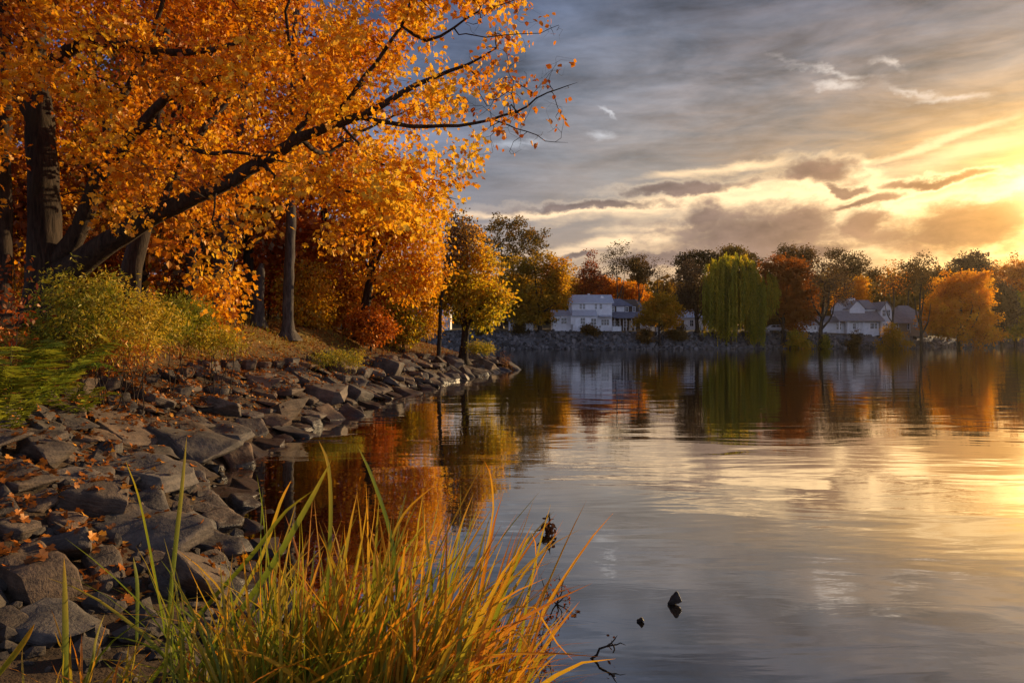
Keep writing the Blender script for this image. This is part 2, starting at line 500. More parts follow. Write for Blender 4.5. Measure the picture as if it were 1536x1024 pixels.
class Skel:
    def __init__(s, rng, cap=60000):
        s.P = np.zeros((cap, 3)); s.par = np.full(cap, -1); s.R = np.full(cap, np.nan); s.n = 0; s.rng = rng; s.tips = []; s.ok = np.zeros(cap, bool)
    def add(s, p, par, r=np.nan, ok=True):
        i = s.n; s.P[i] = p; s.par[i] = par; s.R[i] = r; s.ok[i] = ok; s.n += 1
        return i
    def limb(s, pts, r0, r1, par=-1, step=0.35, ok_from=0.0, wig=0.04, power=1.0):
        """a limb through the given points; par = index of the node it springs from"""
        pts = np.array([tuple(p) for p in pts], float)
        if par >= 0: pts = np.vstack([s.P[par], pts])
        # Catmull-Rom through the points
        q = np.vstack([2 * pts[0] - pts[1], pts, 2 * pts[-1] - pts[-2]])
        out = []
        for i in range(1, len(q) - 2):
            L = np.linalg.norm(q[i + 1] - q[i]); m = max(2, int(L / step))
            for t in np.linspace(0, 1, m, endpoint=False):
                out.append(0.5 * ((2 * q[i]) + (-q[i - 1] + q[i + 1]) * t + (2 * q[i - 1] - 5 * q[i] + 4 * q[i + 1] - q[i + 2]) * t * t + (-q[i - 1] + 3 * q[i] - 3 * q[i + 1] + q[i + 2]) * t ** 3))
        out.append(pts[-1]); out = np.array(out)
        ids = []
        n = len(out)
        for k, p in enumerate(out):
            if k == 0 and par >= 0: continue
            t = k / (n - 1)
            j = s.rng.normal(0, wig * (1 - t) if False else wig, 3) * (0 if k in (0, n - 1) else 1)
            par = s.add(p + j * 0.5, par, r0 + (r1 - r0) * t ** power, t >= ok_from)
            ids.append(par)
        return ids
    def near(s, p):
        return int(np.argmin(((s.P[:s.n] - np.asarray(p)) ** 2).sum(1)))
    def reach(s, attractors, step=0.35, bend=0.35, sag=0.0, jit=0.05, up=0.0):
        """grow a curved twig to every attractor from the nearest wood"""
        A = np.asarray(attractors, float)
        d0 = np.array([((s.P[:s.n][s.ok[:s.n]] - a) ** 2).sum(1).min() for a in A])
        for a in A[np.argsort(d0)]:
            D = ((s.P[:s.n] - a) ** 2).sum(1)
            D = np.where(s.ok[:s.n], D, 1e9) * (1 + 0.5 * (s.P[:s.n, 2] > a[2] + 0.2))
            i = int(np.argmin(D)); p0 = s.P[i]; L = math.sqrt(((p0 - a) ** 2).sum())
            if L < 0.02: continue
            pd = s.P[i] - s.P[s.par[i]] if s.par[i] >= 0 else np.array([0, 0, 1.0])
            pd = unit(pd)
            c = p0 + pd * L * bend + np.array([0, 0, up * L]) + s.rng.normal(0, jit * L, 3)
            m = max(2, int(L / step)); par = i
            for t in np.linspace(0, 1, m + 1)[1:]:
                p = (1 - t) ** 2 * p0 + 2 * t * (1 - t) * c + t * t * a
                p[2] -= sag * L * t * t
                if t < 1: p = p + s.rng.normal(0, jit * 0.4 * L / m, 3)
                par = s.add(p, par)
            s.tips.append(par)
    def radii(s, rt, expo=0.45):
        cnt = np.zeros(s.n)
        for t in s.tips: cnt[t] += 1
        for i in range(s.n - 1, 0, -1):
            if s.par[i] >= 0: cnt[s.par[i]] += max(cnt[i], 0.3)
        r = rt * np.maximum(cnt, 0.5) ** expo
        for i in range(s.n):
            if not np.isnan(s.R[i]): r[i] = s.R[i]
            elif s.par[i] >= 0: r[i] = min(r[i], r[s.par[i]] * 0.85)
        s.r = r; s.cnt = cnt
    def tubes(s, rmin=0.0, flare=None, sides=(4, 5, 8, 12), lump=0.06):
        """verts, quads for all wood thicker than rmin"""
        n = s.n; kids = [[] for _ in range(n)]
        for i in range(n):
            if s.par[i] >= 0 and s.r[i] >= rmin: kids[s.par[i]].append(i)
        def weight(i): return s.r[i] + (10 if not np.isnan(s.R[i]) else 0)
        VV, FF = [], []; nv = 0
        starts = [(None, i) for i in range(n) if s.par[i] < 0]
        while starts:
            p, i = starts.pop()
            chain = [i]
            while kids[chain[-1]]:
                k = sorted(kids[chain[-1]], key=weight, reverse=True)
                for o in k[1:]: starts.append((chain[-1], o))
                chain.append(k[0])
            pts = [s.P[j] for j in chain]; rr = [s.r[j] for j in chain]
            if p is not None:
                pts = [s.P[p]] + pts; rr = [min(rr[0] * 1.15, s.r[p])] + rr
            if len(pts) < 2: continue
            pts = np.array(pts); rr = np.array(rr)
            rmax = rr.max()
            m = sides[0] if rmax < 0.012 else sides[1] if rmax < 0.04 else sides[2] if rmax < 0.2 else sides[3]
            T = np.gradient(pts, axis=0); T = unit(T)
            ref = np.array([1.0, 0, 0]) if abs(T[0][0]) < 0.8 else np.array([0, 1.0, 0])
            u = unit(np.cross(T[0], ref)); a = np.arange(m) * 2 * math.pi / m
            L = len(pts)
            for j in range(L):
                u = unit(u - T[j] * np.dot(u, T[j])); w = np.cross(T[j], u)
                r = rr[j] * np.ones(m)
                if rmax > 0.05:
                    r = r * (1 + lump * np.sin(a * 3 + j * 0.5) + lump * 0.7 * np.sin(a * 5 - j * 0.31) + s.rng.normal(0, lump * 0.35, m))
                if flare and p is None:
                    f = max(0.0, 1 - (pts[j][2] - pts[0][2]) / flare[0])
                    r = r * (1 + flare[1] * f * f * (1 + 0.45 * np.sin(a * 5 + 1)))
                if j == L - 1: r = r * 0.4
                VV.append(pts[j] + np.outer(np.cos(a) * r, u) + np.outer(np.sin(a) * r, w))
            b = nv + np.arange(L - 1)[:, None] * m; c = np.arange(m); d = (c + 1) % m
            FF.append(np.stack([b + c, b + d, b + d + m, b + c + m], -1).reshape(-1, 4))
            nv += L * m
        return np.concatenate(VV), np.concatenate(FF)
    def wood(s, name, **k):
        v, f = s.tubes(**k)
        return np_mesh(name, v, f, 4, smooth=True)
    def tipdirs(s):
        t = np.array(s.tips); return s.P[t], unit(s.P[t] - s.P[s.par[t]])

def leaf_clouds(rng, centers, dirs, per, spread, size, droop=0.6, flat=0.7, shape=DIAM, tint_sd=(0.16, 0.10), sunward=0.35, along=None, name='crown', tint0=0.5, size_sd=0.22, grad=None):
    """clusters of leaves about twig ends -> mesh"""
    n = len(centers); N = n * per
    ct = np.repeat(rng.normal(tint0, tint_sd[0], n), per)
    c = np.repeat(centers, per, 0); d = np.repeat(dirs, per, 0)
    off = rng.normal(0, 1, (N, 3)) * spread * (1, 1, flat)
    if along is not None:
        off = off - d * (rng.random(N) * along)[:, None]
    pos = c + off
    tip = d * 0.5 + rng.normal(0, .55, (N, 3)) + np.array([0, 0, -droop]) + unit(off) * 0.35
    nrm = rng.normal(0, .7, (N, 3)) + np.array([0, 0, .55]) + np.array(SUN_DIR) * sunward
    ti = ct + rng.normal(0, tint_sd[1], N)
    if grad is not None: ti = ti + grad(pos)
    sz = size * np.clip(rng.normal(1, size_sd, N), 0.45, 1.7)
    return leaves_mesh(name, pos, tip, nrm, sz, np.clip(ti, 0, 1), shape)

def in_lobes(rng, lobes, n, shell=0.55):
    """points spread through a union of ellipsoids (cx,cy,cz,rx,ry,rz), denser towards the outside"""
    L = np.array(lobes, float); vol = (L[:, 3] * L[:, 4] * L[:, 5]) ** 0.75
    w = rng.choice(len(L), n, p=vol / vol.sum())
    u = unit(rng.normal(0, 1, (n, 3))); r = rng.random(n) ** (1 / 3.0)
    r = np.where(rng.random(n) < shell, 0.72 + 0.30 * rng.random(n), r)
    return L[w, :3] + u * r[:, None] * L[w, 3:]

# ------------------------------------------------------------------ materials for plants
def leaf_material(name, stops, trans=0.5, vary=0.0, gloss=0.025):
    m, out = new_mat(name)
    t = attr('tint')
    if vary: t = t + (objrand() - 0.5) * vary
    c = ramp(t, stops)
    n = fbm(worldpos(), 0.9, 2, 0.5)
    hs = node('ShaderNodeHueSaturation'); lk(c, hs.inputs['Color']); lk(0.75 + n * 0.5, hs.inputs['Value'])
    c = hs.outputs[0]
    df = node('ShaderNodeBsdfDiffuse'); lk(c, df.inputs[0])
    tl = node('ShaderNodeBsdfTranslucent'); lk(c, tl.inputs[0])
    mx = node('ShaderNodeMixShader'); mx.inputs[0].default_value = trans; lk(df.outputs[0], mx.inputs[1]); lk(tl.outputs[0], mx.inputs[2])
    gl = node('ShaderNodeBsdfGlossy'); gl.inputs['Roughness'].default_value = 0.45; gl.inputs['Color'].default_value = (1, .85, .6, 1)
    m2 = node('ShaderNodeMixShader'); m2.inputs[0].default_value = gloss; lk(mx.outputs[0], m2.inputs[1]); lk(gl.outputs[0], m2.inputs[2])
    lk(m2.outputs[0], out.inputs[0])
    return m
def bark_material(name, dark, light, moss=None):
    m, out = new_mat(name)
    p = objcoord()
    n1 = fbm(scaled(p, (6, 6, 1.2)), 2.2, 6, 0.65, 0.6); n2 = fbm(p, 0.8, 3, 0.5)
    c = ramp(n1, [(0.32, dark), (0.7, light)])
    if moss: c = mixc(n2.smooth(0.5, 0.7) * 0.6, c, moss)
    principled(out, c, 0.9, 0.15, n1, 0.9, 0.04)
    return m

M = {}
M['bark'] = bark_material('rough_bark', (0.012, 0.008, 0.006), (0.062, 0.043, 0.028), (0.045, 0.036, 0.014))
M['bark_grey'] = bark_material('grey_bark', (0.024, 0.019, 0.015), (0.115, 0.092, 0.072))
M['bark_far'] = bark_material('far_bark', (0.020, 0.015, 0.012), (0.070, 0.052, 0.038))
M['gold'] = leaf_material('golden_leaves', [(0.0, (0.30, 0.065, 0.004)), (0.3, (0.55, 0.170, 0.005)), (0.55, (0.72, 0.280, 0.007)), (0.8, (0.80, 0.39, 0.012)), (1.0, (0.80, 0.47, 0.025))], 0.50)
M['amber'] = leaf_material('amber_leaves', [(0.0, (0.18, 0.038, 0.005)), (0.35, (0.42, 0.11, 0.006)), (0.7, (0.58, 0.21, 0.008)), (1.0, (0.62, 0.30, 0.015))], 0.45, 0.5)
M['rust'] = leaf_material('rust_leaves', [(0.0, (0.12, 0.022, 0.005)), (0.4, (0.32, 0.065, 0.006)), (0.75, (0.48, 0.12, 0.007)), (1.0, (0.56, 0.20, 0.010))], 0.42, 0.4)
M['orange_far'] = leaf_material('orange_leaves', [(0.0, (0.30, 0.085, 0.006)), (0.35, (0.62, 0.20, 0.006)), (0.65, (0.78, 0.32, 0.008)), (1.0, (0.82, 0.43, 0.015))], 0.62)
M['olive_gold'] = leaf_material('olive_gold_leaves', [(0.0, (0.24, 0.150, 0.008)), (0.35, (0.50, 0.270, 0.008)), (0.6, (0.56, 0.27, 0.009)), (0.8, (0.74, 0.27, 0.008)), (1.0, (0.80, 0.38, 0.015))], 0.62)
M['olive'] = leaf_material('olive_leaves', [(0.0, (0.06, 0.050, 0.008)), (0.5, (0.15, 0.095, 0.010)), (1.0, (0.32, 0.15, 0.012))], 0.35, 0.3)
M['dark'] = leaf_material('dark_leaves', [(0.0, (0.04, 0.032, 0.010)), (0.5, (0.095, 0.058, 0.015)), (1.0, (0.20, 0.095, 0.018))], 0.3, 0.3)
M['brown'] = leaf_material('brown_leaves', [(0.0, (0.06, 0.035, 0.018)), (0.5, (0.12, 0.070, 0.034)), (1.0, (0.20, 0.11, 0.04))], 0.3, 0.2)
M['green_gold'] = leaf_material('green_gold_leaves', [(0.0, (0.10, 0.115, 0.008)), (0.4, (0.28, 0.24, 0.010)), (0.7, (0.52, 0.35, 0.012)), (1.0, (0.64, 0.30, 0.015))], 0.62)
M['willow'] = leaf_material('willow_leaves', [(0.0, (0.13, 0.15, 0.006)), (0.5, (0.30, 0.28, 0.010)), (0.8, (0.48, 0.36, 0.012)), (1.0, (0.60, 0.38, 0.012))], 0.62)
M['shrub'] = leaf_material('shrub_leaves', [(0.0, (0.07, 0.095, 0.008)), (0.45, (0.16, 0.18, 0.012)), (0.75, (0.36, 0.29, 0.018)), (1.0, (0.60, 0.38, 0.03))], 0.45)
M['fern'] = leaf_material('fern_leaves', [(0.0, (0.06, 0.10, 0.012)), (0.5, (0.13, 0.18, 0.016)), (1.0, (0.30, 0.29, 0.022))], 0.4)
M['litter'] = leaf_material('fallen_leaf', [(0.0, (0.06, 0.022, 0.008)), (0.35, (0.17, 0.055, 0.012)), (0.7, (0.36, 0.105, 0.012)), (1.0, (0.55, 0.25, 0.03))], 0.2)
# ------------------------------------------------------------------ trees of the far shore
def px_tree(name, label, cx, top, base, w, d, leafmat, lobes=None, n=150, per=30, leaf=0.36, trunk=0.28, bark='bark_far', seed=0, spread=0.55, trunk_px=None, forks=3,
            group='trees along the far shore', cat='tree', bare=False, shape=DIAM, grad=None, tint0=0.5, shell=0.55, crown0=0.25, droop=0.5):
    """a tree from its outline in the photograph: centre column, top row, base row and width in photo pixels, at distance d (m)"""
    rng = np.random.default_rng(1000 + seed)
    b = at_depth(trunk_px if trunk_px is not None else cx, base, d)
    b.z = hz(b.x, b.y) - 0.1
    k = d / F
    ctop = H + (HY - top) * k
    hgt = ctop - b.z
    cxw = (cx - 768) * k - b.x; W = w * k * 0.5
    if lobes is None:
        c0 = hgt * crown0
        lobes = []
        m = 7
        for i in range(m):
            t = (i + 0.5) / m
            rr = W * (0.55 + 0.45 * math.sin(math.pi * min(1, t * 1.05) ** 0.8)) * 0.72
            a = rng.random() * 6.28
            q = W * 0.42 * (1 - t * 0.6)
            lobes.append((cxw + math.cos(a) * q, math.sin(a) * q, c0 + (hgt - c0) * (0.12 + 0.74 * t), rr, rr, (hgt - c0) * 0.20))
        # fit the union to the outline
        top_now = max(l[2] + l[5] for l in lobes); 
        lobes = [(l[0], l[1], l[2] * hgt / top_now, l[3], l[4], l[5]) for l in lobes]
    else:
        lobes = [((l[0] - 768) * k - b.x, (rng.random() - .5) * l[2] * k, H + (HY - l[1]) * k - b.z, l[2] * k, l[2] * k * 0.9, l[3] * k) for l in lobes]
    root = empty(name, b)
    tag(root, label, cat, group)
    sk = Skel(rng, 20000)
    top3 = np.array([cxw * 0.7, 0, hgt * 0.72])
    tr = sk.limb([(0, 0, 0), top3 * (0.25, 1, 0.33) + rng.normal(0, .1, 3), top3 * (0.7, 1, 0.68) + rng.normal(0, .15, 3), top3], trunk, trunk * 0.25, step=0.7, ok_from=0.28)
    for f in range(forks):
        a = rng.random() * 6.28; t0 = tr[int(len(tr) * (0.3 + 0.3 * f / max(1, forks)))]
        e = sk.P[t0] + np.array([math.cos(a) * W * 0.55, math.sin(a) * W * 0.5, hgt * 0.3])
        mid = (sk.P[t0] + e) / 2 + np.array([math.cos(a) * W * .12, math.sin(a) * W * .1, -hgt * .02])
        sk.limb([mid, e], trunk * 0.5, trunk * 0.14, par=t0, step=0.6)
    A = in_lobes(rng, lobes, int(n * 0.72) if not bare else n, shell)
    A = A[A[:, 2] > hgt * 0.06] + rng.normal(0, W * .07, (int((A[:, 2] > hgt * .06).sum()), 3))
    sk.reach(A, step=0.8 if not bare else 0.5, bend=0.3, up=0.05)
    sk.radii(0.022 if not bare else 0.020, 0.42)
    link_mesh('trunk', sk.wood('trunk', sides=(3, 4, 6, 8), flare=(0.9, 0.5)), M[bark], root)
    C, D = sk.tipdirs()
    if per > 0:
        me = leaf_clouds(rng, C, D, per if bare else int(per * 1.9), spread, leaf * (1.0 if bare else 1.1), droop=droop, shape=shape, grad=grad, tint0=tint0)
        link_mesh('crown', me, M[leafmat], root)
    return root

def right_orange(x0, k=0.06):
    return lambda p: (p[:, 0] - x0) * k

px_tree('tall_tree', 'dark tall tree with gappy crown rising behind the orange maple by the white house', 752, 329, 470, 84, 138, 'olive', n=190, per=26, seed=1,
        lobes=[(735, 352, 22, 18), (758, 342, 24, 13), (775, 352, 26, 18), (800, 352, 18, 13), (808, 372, 14, 22), (745, 385, 26, 22), (785, 385, 28, 24)], trunk=.4, spread=.5)
px_tree('maple_tree', 'broad olive and orange maple overhanging the left end of the white house', 800, 378, 498, 120, 121, 'olive_gold', n=420, per=34, seed=2, leaf=.33, spread=.5,
        lobes=[(775, 405, 26, 20), (800, 400, 20, 16), (832, 396, 16, 20), (842, 425, 20, 22), (800, 440, 34, 26), (768, 445, 24, 28), (838, 447, 18, 18), (790, 470, 28, 14), (852, 436, 12, 12), (828, 415, 20, 18), (802, 468, 24, 14)],
        trunk=.38, trunk_px=810, grad=right_orange(4.0, .05), shell=.7)
px_tree('conifer_tree', 'dark pointed conifer with red lower boughs behind the white house roof', 887, 377, 470, 46, 142, 'rust', n=150, per=24, seed=3, tint0=.30,
        lobes=[(887, 386, 5, 9), (887, 400, 12, 9), (885, 412, 18, 9), (887, 425, 21, 10), (890, 440, 22, 12), (905, 420, 10, 10)], trunk=.25, forks=0, leaf=.3)
px_tree('slender_tree', 'tallest slim tree with thin crown, standing behind the gap between the houses', 925, 362, 470, 46, 140, 'dark', n=150, per=8, seed=4, bare=True,
        lobes=[(926, 374, 15, 12), (915, 388, 14, 12), (938, 388, 13, 12), (926, 400, 16, 12), (918, 408, 10, 9)], trunk=.26, spread=.42, leaf=.3, shell=.4)
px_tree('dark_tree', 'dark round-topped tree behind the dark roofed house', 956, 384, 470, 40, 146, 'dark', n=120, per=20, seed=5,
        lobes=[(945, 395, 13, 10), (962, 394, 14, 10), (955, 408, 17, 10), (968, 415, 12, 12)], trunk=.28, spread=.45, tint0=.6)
px_tree('bare_tree', 'small bare twiggy tree just above the yellow-green round tree', 986, 384, 480, 38, 134, 'brown', n=170, per=3, seed=6, bare=True,
        lobes=[(986, 400, 16, 15), (978, 412, 12, 14), (996, 412, 12, 14)], trunk=.2, spread=.3, leaf=.25)
px_tree('round_tree', 'yellow-green rounded tree covering the end of the dark roofed house', 990, 440, 499, 70, 117.5, 'olive_gold', n=230, per=32, seed=7, leaf=.27, spread=.42,
        lobes=[(990, 453, 18, 13), (974, 464, 16, 13), (1006, 464, 16, 13), (990, 474, 26, 12), (970, 480, 14, 9), (1010, 480, 14, 9)], trunk=.25, tint0=.38, shell=.7)
px_tree('autumn_tree', 'low orange tree behind the roofs of the white and dark houses', 915, 415, 475, 70, 150, 'orange_far', n=200, per=28, seed=8,
        lobes=[(905, 430, 16, 14), (925, 435, 18, 15), (945, 438, 18, 15), (900, 448, 16, 10), (965, 440, 12, 14)], trunk=.25, tint0=.35)
px_tree('autumn_tree', 'brown and yellow tree between the big maple and the conifer', 862, 418, 475, 44, 148, 'olive_gold', n=140, per=28, seed=9,
        lobes=[(858, 430, 14, 13), (872, 436, 12, 13), (862, 448, 16, 10)], trunk=.25, tint0=.45)
px_tree('brown_tree', 'dull brown twiggy tree standing left of the willow', 1038, 388, 501, 52, 122, 'brown', n=300, per=22, seed=10, leaf=.26, spread=.45, trunk_px=1046,
        lobes=[(1038, 405, 16, 17), (1028, 425, 15, 18), (1048, 430, 14, 20), (1036, 450, 22, 16), (1050, 462, 13, 12), (1022, 446, 10, 12)], trunk=.42, tint0=.35)
px_tree('dark_tree', 'dark tree crown rising behind the brown twiggy tree beside the willow', 1036, 377, 480, 44, 150, 'dark', n=130, per=24, seed=11,
        lobes=[(1026, 392, 12, 10), (1044, 386, 15, 9), (1034, 402, 18, 14), (1056, 392, 10, 12)], trunk=.3)
px_tree('dark_tree', 'wide dark green tree peeping over the willow top', 1090, 371, 480, 70, 152, 'olive', n=190, per=26, seed=12,
        lobes=[(1075, 384, 16, 9), (1098, 378, 17, 8), (1112, 384, 13, 9), (1090, 398, 30, 14), (1128, 394, 12, 9)], trunk=.3)
px_tree('maple_tree', 'red-orange maple directly right of the willow', 1185, 381, 507, 84, 121, 'orange_far', n=420, per=32, seed=13, leaf=.30, spread=.48, trunk_px=1174,
        lobes=[(1180, 398, 24, 17), (1160, 410, 16, 18), (1203, 412, 17, 18), (1178, 430, 30, 18), (1208, 438, 16, 16), (1165, 452, 18, 14), (1190, 462, 24, 16), (1215, 462, 12, 16), (1150, 405, 12, 14), (1196, 485, 18, 12)],
        trunk=.36, grad=right_orange(48, .05), tint0=.42, shell=.65)
px_tree('dark_tree', 'dark tree with sky gaps rising behind the red-orange maple', 1196, 367, 480, 64, 156, 'dark', n=150, per=22, seed=14,
        lobes=[(1180, 378, 13, 9), (1205, 376, 17, 9), (1222, 386, 10, 10), (1195, 392, 24, 12)], trunk=.3, tint0=.65)
px_tree('forked_tree', 'leaning fork-trunked tree with thin brown crown beside the grey house', 1240, 384, 510, 74, 120, 'brown', n=330, per=12, seed=15, bare=True, trunk_px=1231,
        lobes=[(1225, 400, 18, 16), (1245, 395, 18, 12), (1262, 410, 14, 18), (1230, 425, 20, 16), (1252, 432, 20, 18), (1265, 440, 12, 14), (1225, 450, 16, 12)], trunk=.45, leaf=.26, spread=.45, forks=5, tint0=.5)
px_tree('autumn_tree', 'golden tree between the forked trunk and the grey house roof', 1280, 418, 480, 44, 143, 'orange_far', n=170, per=28, seed=16, leaf=.3,
        lobes=[(1288, 430, 11, 11), (1276, 442, 16, 13), (1288, 452, 12, 12), (1262, 455, 12, 12)], trunk=.22, tint0=.68)
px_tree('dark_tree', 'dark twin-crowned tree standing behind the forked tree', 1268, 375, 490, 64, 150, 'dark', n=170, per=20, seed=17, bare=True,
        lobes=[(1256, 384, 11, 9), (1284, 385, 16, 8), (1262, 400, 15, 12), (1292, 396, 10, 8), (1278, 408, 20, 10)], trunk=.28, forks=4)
px_tree('bare_tree', 'pale bare tree with upright limbs in front of the grey house', 1339, 386, 500, 46, 130, 'amber', n=190, per=3, seed=18, bare=True,
        lobes=[(1339, 398, 10, 11), (1328, 412, 10, 12), (1350, 412, 10, 12), (1332, 432, 13, 10), (1350, 430, 11, 11)], trunk=.25, leaf=.25, bark='bark_grey')
px_tree('dark_tree', 'dark tree between the two bare trees beyond the grey house roof', 1362, 396, 490, 50, 150, 'dark', n=130, per=22, seed=19,
        lobes=[(1358, 405, 12, 10), (1375, 412, 14, 12), (1315, 410, 12, 10), (1350, 425, 20, 12)], trunk=.28, tint0=.75)
px_tree('bare_tree', 'tall half-bare tree with long straight trunk left of the big golden maple', 1382, 377, 507, 46, 126, 'dark', n=190, per=7, seed=20, bare=True,
        lobes=[(1381, 388, 9, 10), (1371, 396, 9, 9), (1393, 394, 9, 10), (1382, 408, 16, 10), (1382, 425, 12, 12)], trunk=.34, leaf=.3, spread=.38)
px_tree('small_tree', 'small dark pine-like tree on the skyline left of the golden maple', 1420, 394, 480, 26, 165, 'dark', n=80, per=24, seed=21,
        lobes=[(1420, 402, 6, 7), (1420, 412, 12, 8), (1405, 412, 12, 9)], trunk=.22, tint0=.7)
px_tree('maple_tree', 'huge golden-orange maple by the water, right of the grey house', 1440, 403, 518, 114, 128, 'orange_far', n=620, per=34, seed=22, leaf=.33, spread=.5,
        lobes=[(1446, 420, 22, 16), (1425, 435, 20, 18), (1462, 436, 20, 18), (1440, 452, 38, 20), (1412, 465, 22, 18), (1470, 468, 24, 20), (1405, 485, 20, 14), (1440, 490, 34, 16), (1478, 492, 18, 18), (1468, 508, 20, 8), (1425, 424, 12, 14)],
        trunk=.5, tint0=.66, shell=.75, crown0=.1)
px_tree('round_tree', 'dark domed tree seen against the glow behind the golden maple', 1458, 379, 480, 66, 168, 'brown', n=190, per=26, seed=23,
        lobes=[(1458, 390, 18, 10), (1442, 396, 14, 10), (1474, 398, 15, 10), (1460, 406, 28, 10)], trunk=.3, tint0=.35)
px_tree('brown_tree', 'brown slim tree right of the golden maple', 1503, 425, 512, 40, 140, 'brown', n=260, per=24, seed=24,
        lobes=[(1500, 440, 14, 16), (1508, 465, 14, 20), (1496, 480, 12, 18)], trunk=.3, tint0=.5)
px_tree('round_tree', 'wide orange-brown tree behind, at the sunset end of the shore', 1525, 390, 490, 110, 165, 'orange_far', n=330, per=28, seed=25,
        lobes=[(1500, 408, 20, 12), (1530, 402, 24, 13), (1560, 398, 26, 16), (1515, 425, 32, 16), (1550, 425, 36, 20)], trunk=.35, tint0=.3)
px_tree('round_tree', 'yellow-green tree low by the water at the sunset end of the shore', 1522, 440, 517, 54, 145, 'green_gold', n=260, per=30, seed=26,
        lobes=[(1518, 452, 14, 14), (1528, 472, 20, 18), (1518, 492, 20, 14), (1545, 480, 20, 26)], trunk=.3, tint0=.5)
px_tree('round_tree', 'olive tree beyond the sunset end of the shore', 1590, 400, 515, 110, 150, 'olive_gold', n=300, per=26, seed=27, trunk=.35)

# low shoreline bushes
def px_bush(label, cx, top, base, w, d, mat, seed, n=110, per=26, leaf=.22, name='bush', group='bushes along the far shore', tint0=.5, spread=.3):
    return px_tree(name, label, cx, top, base, w, d, mat, n=n, per=per, leaf=leaf, trunk=.05, seed=seed, spread=spread, forks=3, group=group, cat='bush', tint0=tint0, crown0=.0, shell=.5)
px_bush('yellow-green bush trailing into the water under the red-orange maple', 1197, 494, 520, 38, 119, 'green_gold', 41, tint0=.7)
px_bush('small green shrub beside the foot of the forked tree', 1238, 502, 513, 14, 119.5, 'green_gold', 42, n=50, tint0=.3)
px_bush('olive bush on the bank in front of the grey house', 1340, 484, 518, 44, 122, 'olive_gold', 43, n=190, tint0=.35)
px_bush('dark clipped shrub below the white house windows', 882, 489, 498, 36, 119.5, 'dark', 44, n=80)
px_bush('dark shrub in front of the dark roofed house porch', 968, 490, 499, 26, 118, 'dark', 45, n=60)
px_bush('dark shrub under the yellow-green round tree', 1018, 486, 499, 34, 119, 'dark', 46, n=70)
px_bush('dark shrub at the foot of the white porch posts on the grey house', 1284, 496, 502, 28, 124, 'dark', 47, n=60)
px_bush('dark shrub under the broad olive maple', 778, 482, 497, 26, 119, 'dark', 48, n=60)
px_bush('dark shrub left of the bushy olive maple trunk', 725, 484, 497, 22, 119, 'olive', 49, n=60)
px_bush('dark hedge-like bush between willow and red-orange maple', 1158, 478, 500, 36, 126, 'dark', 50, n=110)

# ------------------------------------------------------------------ the willow
def willow():
    rng = np.random.default_rng(77)
    d = 119.6; k = d / F
    b = at_depth(1093, 506, d); b.z = hz(b.x, b.y) - .1
    root = empty('willow_tree', b)
    tag(root, 'big green weeping willow trailing its strands over the water edge', 'tree', 'trees along the far shore')
    sk = Skel(rng)
    def L(px, py, dy=0): return ((px - 768) * k - b.x, dy, H + (HY - py) * k - b.z)
    tr = sk.limb([(0, 0, 0), L(1091, 470), L(1092, 440, .2), L(1096, 415)], .5, .25, step=.6, ok_from=.6)
    for e, dy in (((1075, 405), .5), ((1068, 440), -1.2), ((1110, 395), .8), ((1128, 418), -.6), ((1150, 425), .5), ((1140, 440), -1.6), ((1085, 392), -.4), ((1105, 410), -2)):
        sk.limb([L((e[0] + 1094) / 2, e[1] + 2, dy * .5), L(*e, dy)], .2, .05, par=tr[int(len(tr) * .75)], step=.6)
    dome = in_lobes(rng, [(*L(1078, 402), 2.4, 2.2, 2.2), (*L(1100, 395), 3.0, 2.6, 2.1), (*L(1118, 405), 2.6, 2.4, 2.2), (*L(1140, 420), 2.6, 2.2, 1.9), (*L(1152, 430), 1.7, 1.8, 1.6), (*L(1070, 430), 1.9, 2.0, 1.8), (*L(1098, 425), 3.0, 2.6, 2.0), (*L(1125, 435), 2.8, 2.4, 1.6)], 300, .8)
    sk.reach(dome, step=.8); sk.radii(.016, .42)
    link_mesh('trunk', sk.wood('trunk', sides=(3, 4, 6, 8), flare=(.8, .4)), M['bark_far'], root)
    C, D = sk.tipdirs()
    pos, tip, nr, sz, ti = [], [], [], [], []
    for c in C:
        out = unit(np.array([c[0], c[1], 0]) + rng.normal(0, .6, 3) * (1, 1, 0))
        gx = c[0] / k + b.x / k + 768
        # how low the strands hang, across the tree
        low = np.interp(gx, [1048, 1055, 1070, 1083, 1098, 1112, 1118, 1124, 1140, 1148, 1158, 1170], [495, 500, 503, 507, 505, 470, 508, 517, 517, 480, 462, 452]) + rng.normal(0, 8) - 26 * max(0, noise.noise(Vector((gx * .07, c[2] * .5, 2))))
        zl = H + (HY - low) * k - b.z
        shade = rng.normal(.58, .22)
        for q in range(rng.integers(4, 8)):
            p0 = c + rng.normal(0, .17, 3); ln = max(1.0, (p0[2] - zl) * rng.uniform(.55, 1.0)); m = int(ln / .17)
            t = np.linspace(0, 1, m); sw = out * .5 * rng.uniform(.3, 1.2)
            x = p0[None] + np.outer(1 - (1 - np.minimum(t * 2.5, 1)) ** 2, sw) + np.outer(-t * ln, [0, 0, 1]) + rng.normal(0, .05, (m, 3))
            pos.append(x); tip.append(np.tile([0, 0, -1.0], (m, 1)) + rng.normal(0, .22, (m, 3)))
            nr.append(rng.normal(0, 1, (m, 3)) + np.array([0, -.3, .1])); sz.append(np.full(m, .34) * rng.uniform(.7, 1.2, m)); ti.append(np.full(m, shade) + rng.normal(0, .09, m))
    pos = np.concatenate(pos)
    me = leaves_mesh('crown', pos, np.concatenate(tip), np.concatenate(nr), np.concatenate(sz), np.clip(np.concatenate(ti), 0, 1), DIAM * (.62, 1.25))
    link_mesh('crown', me, M['willow'], root)
willow()

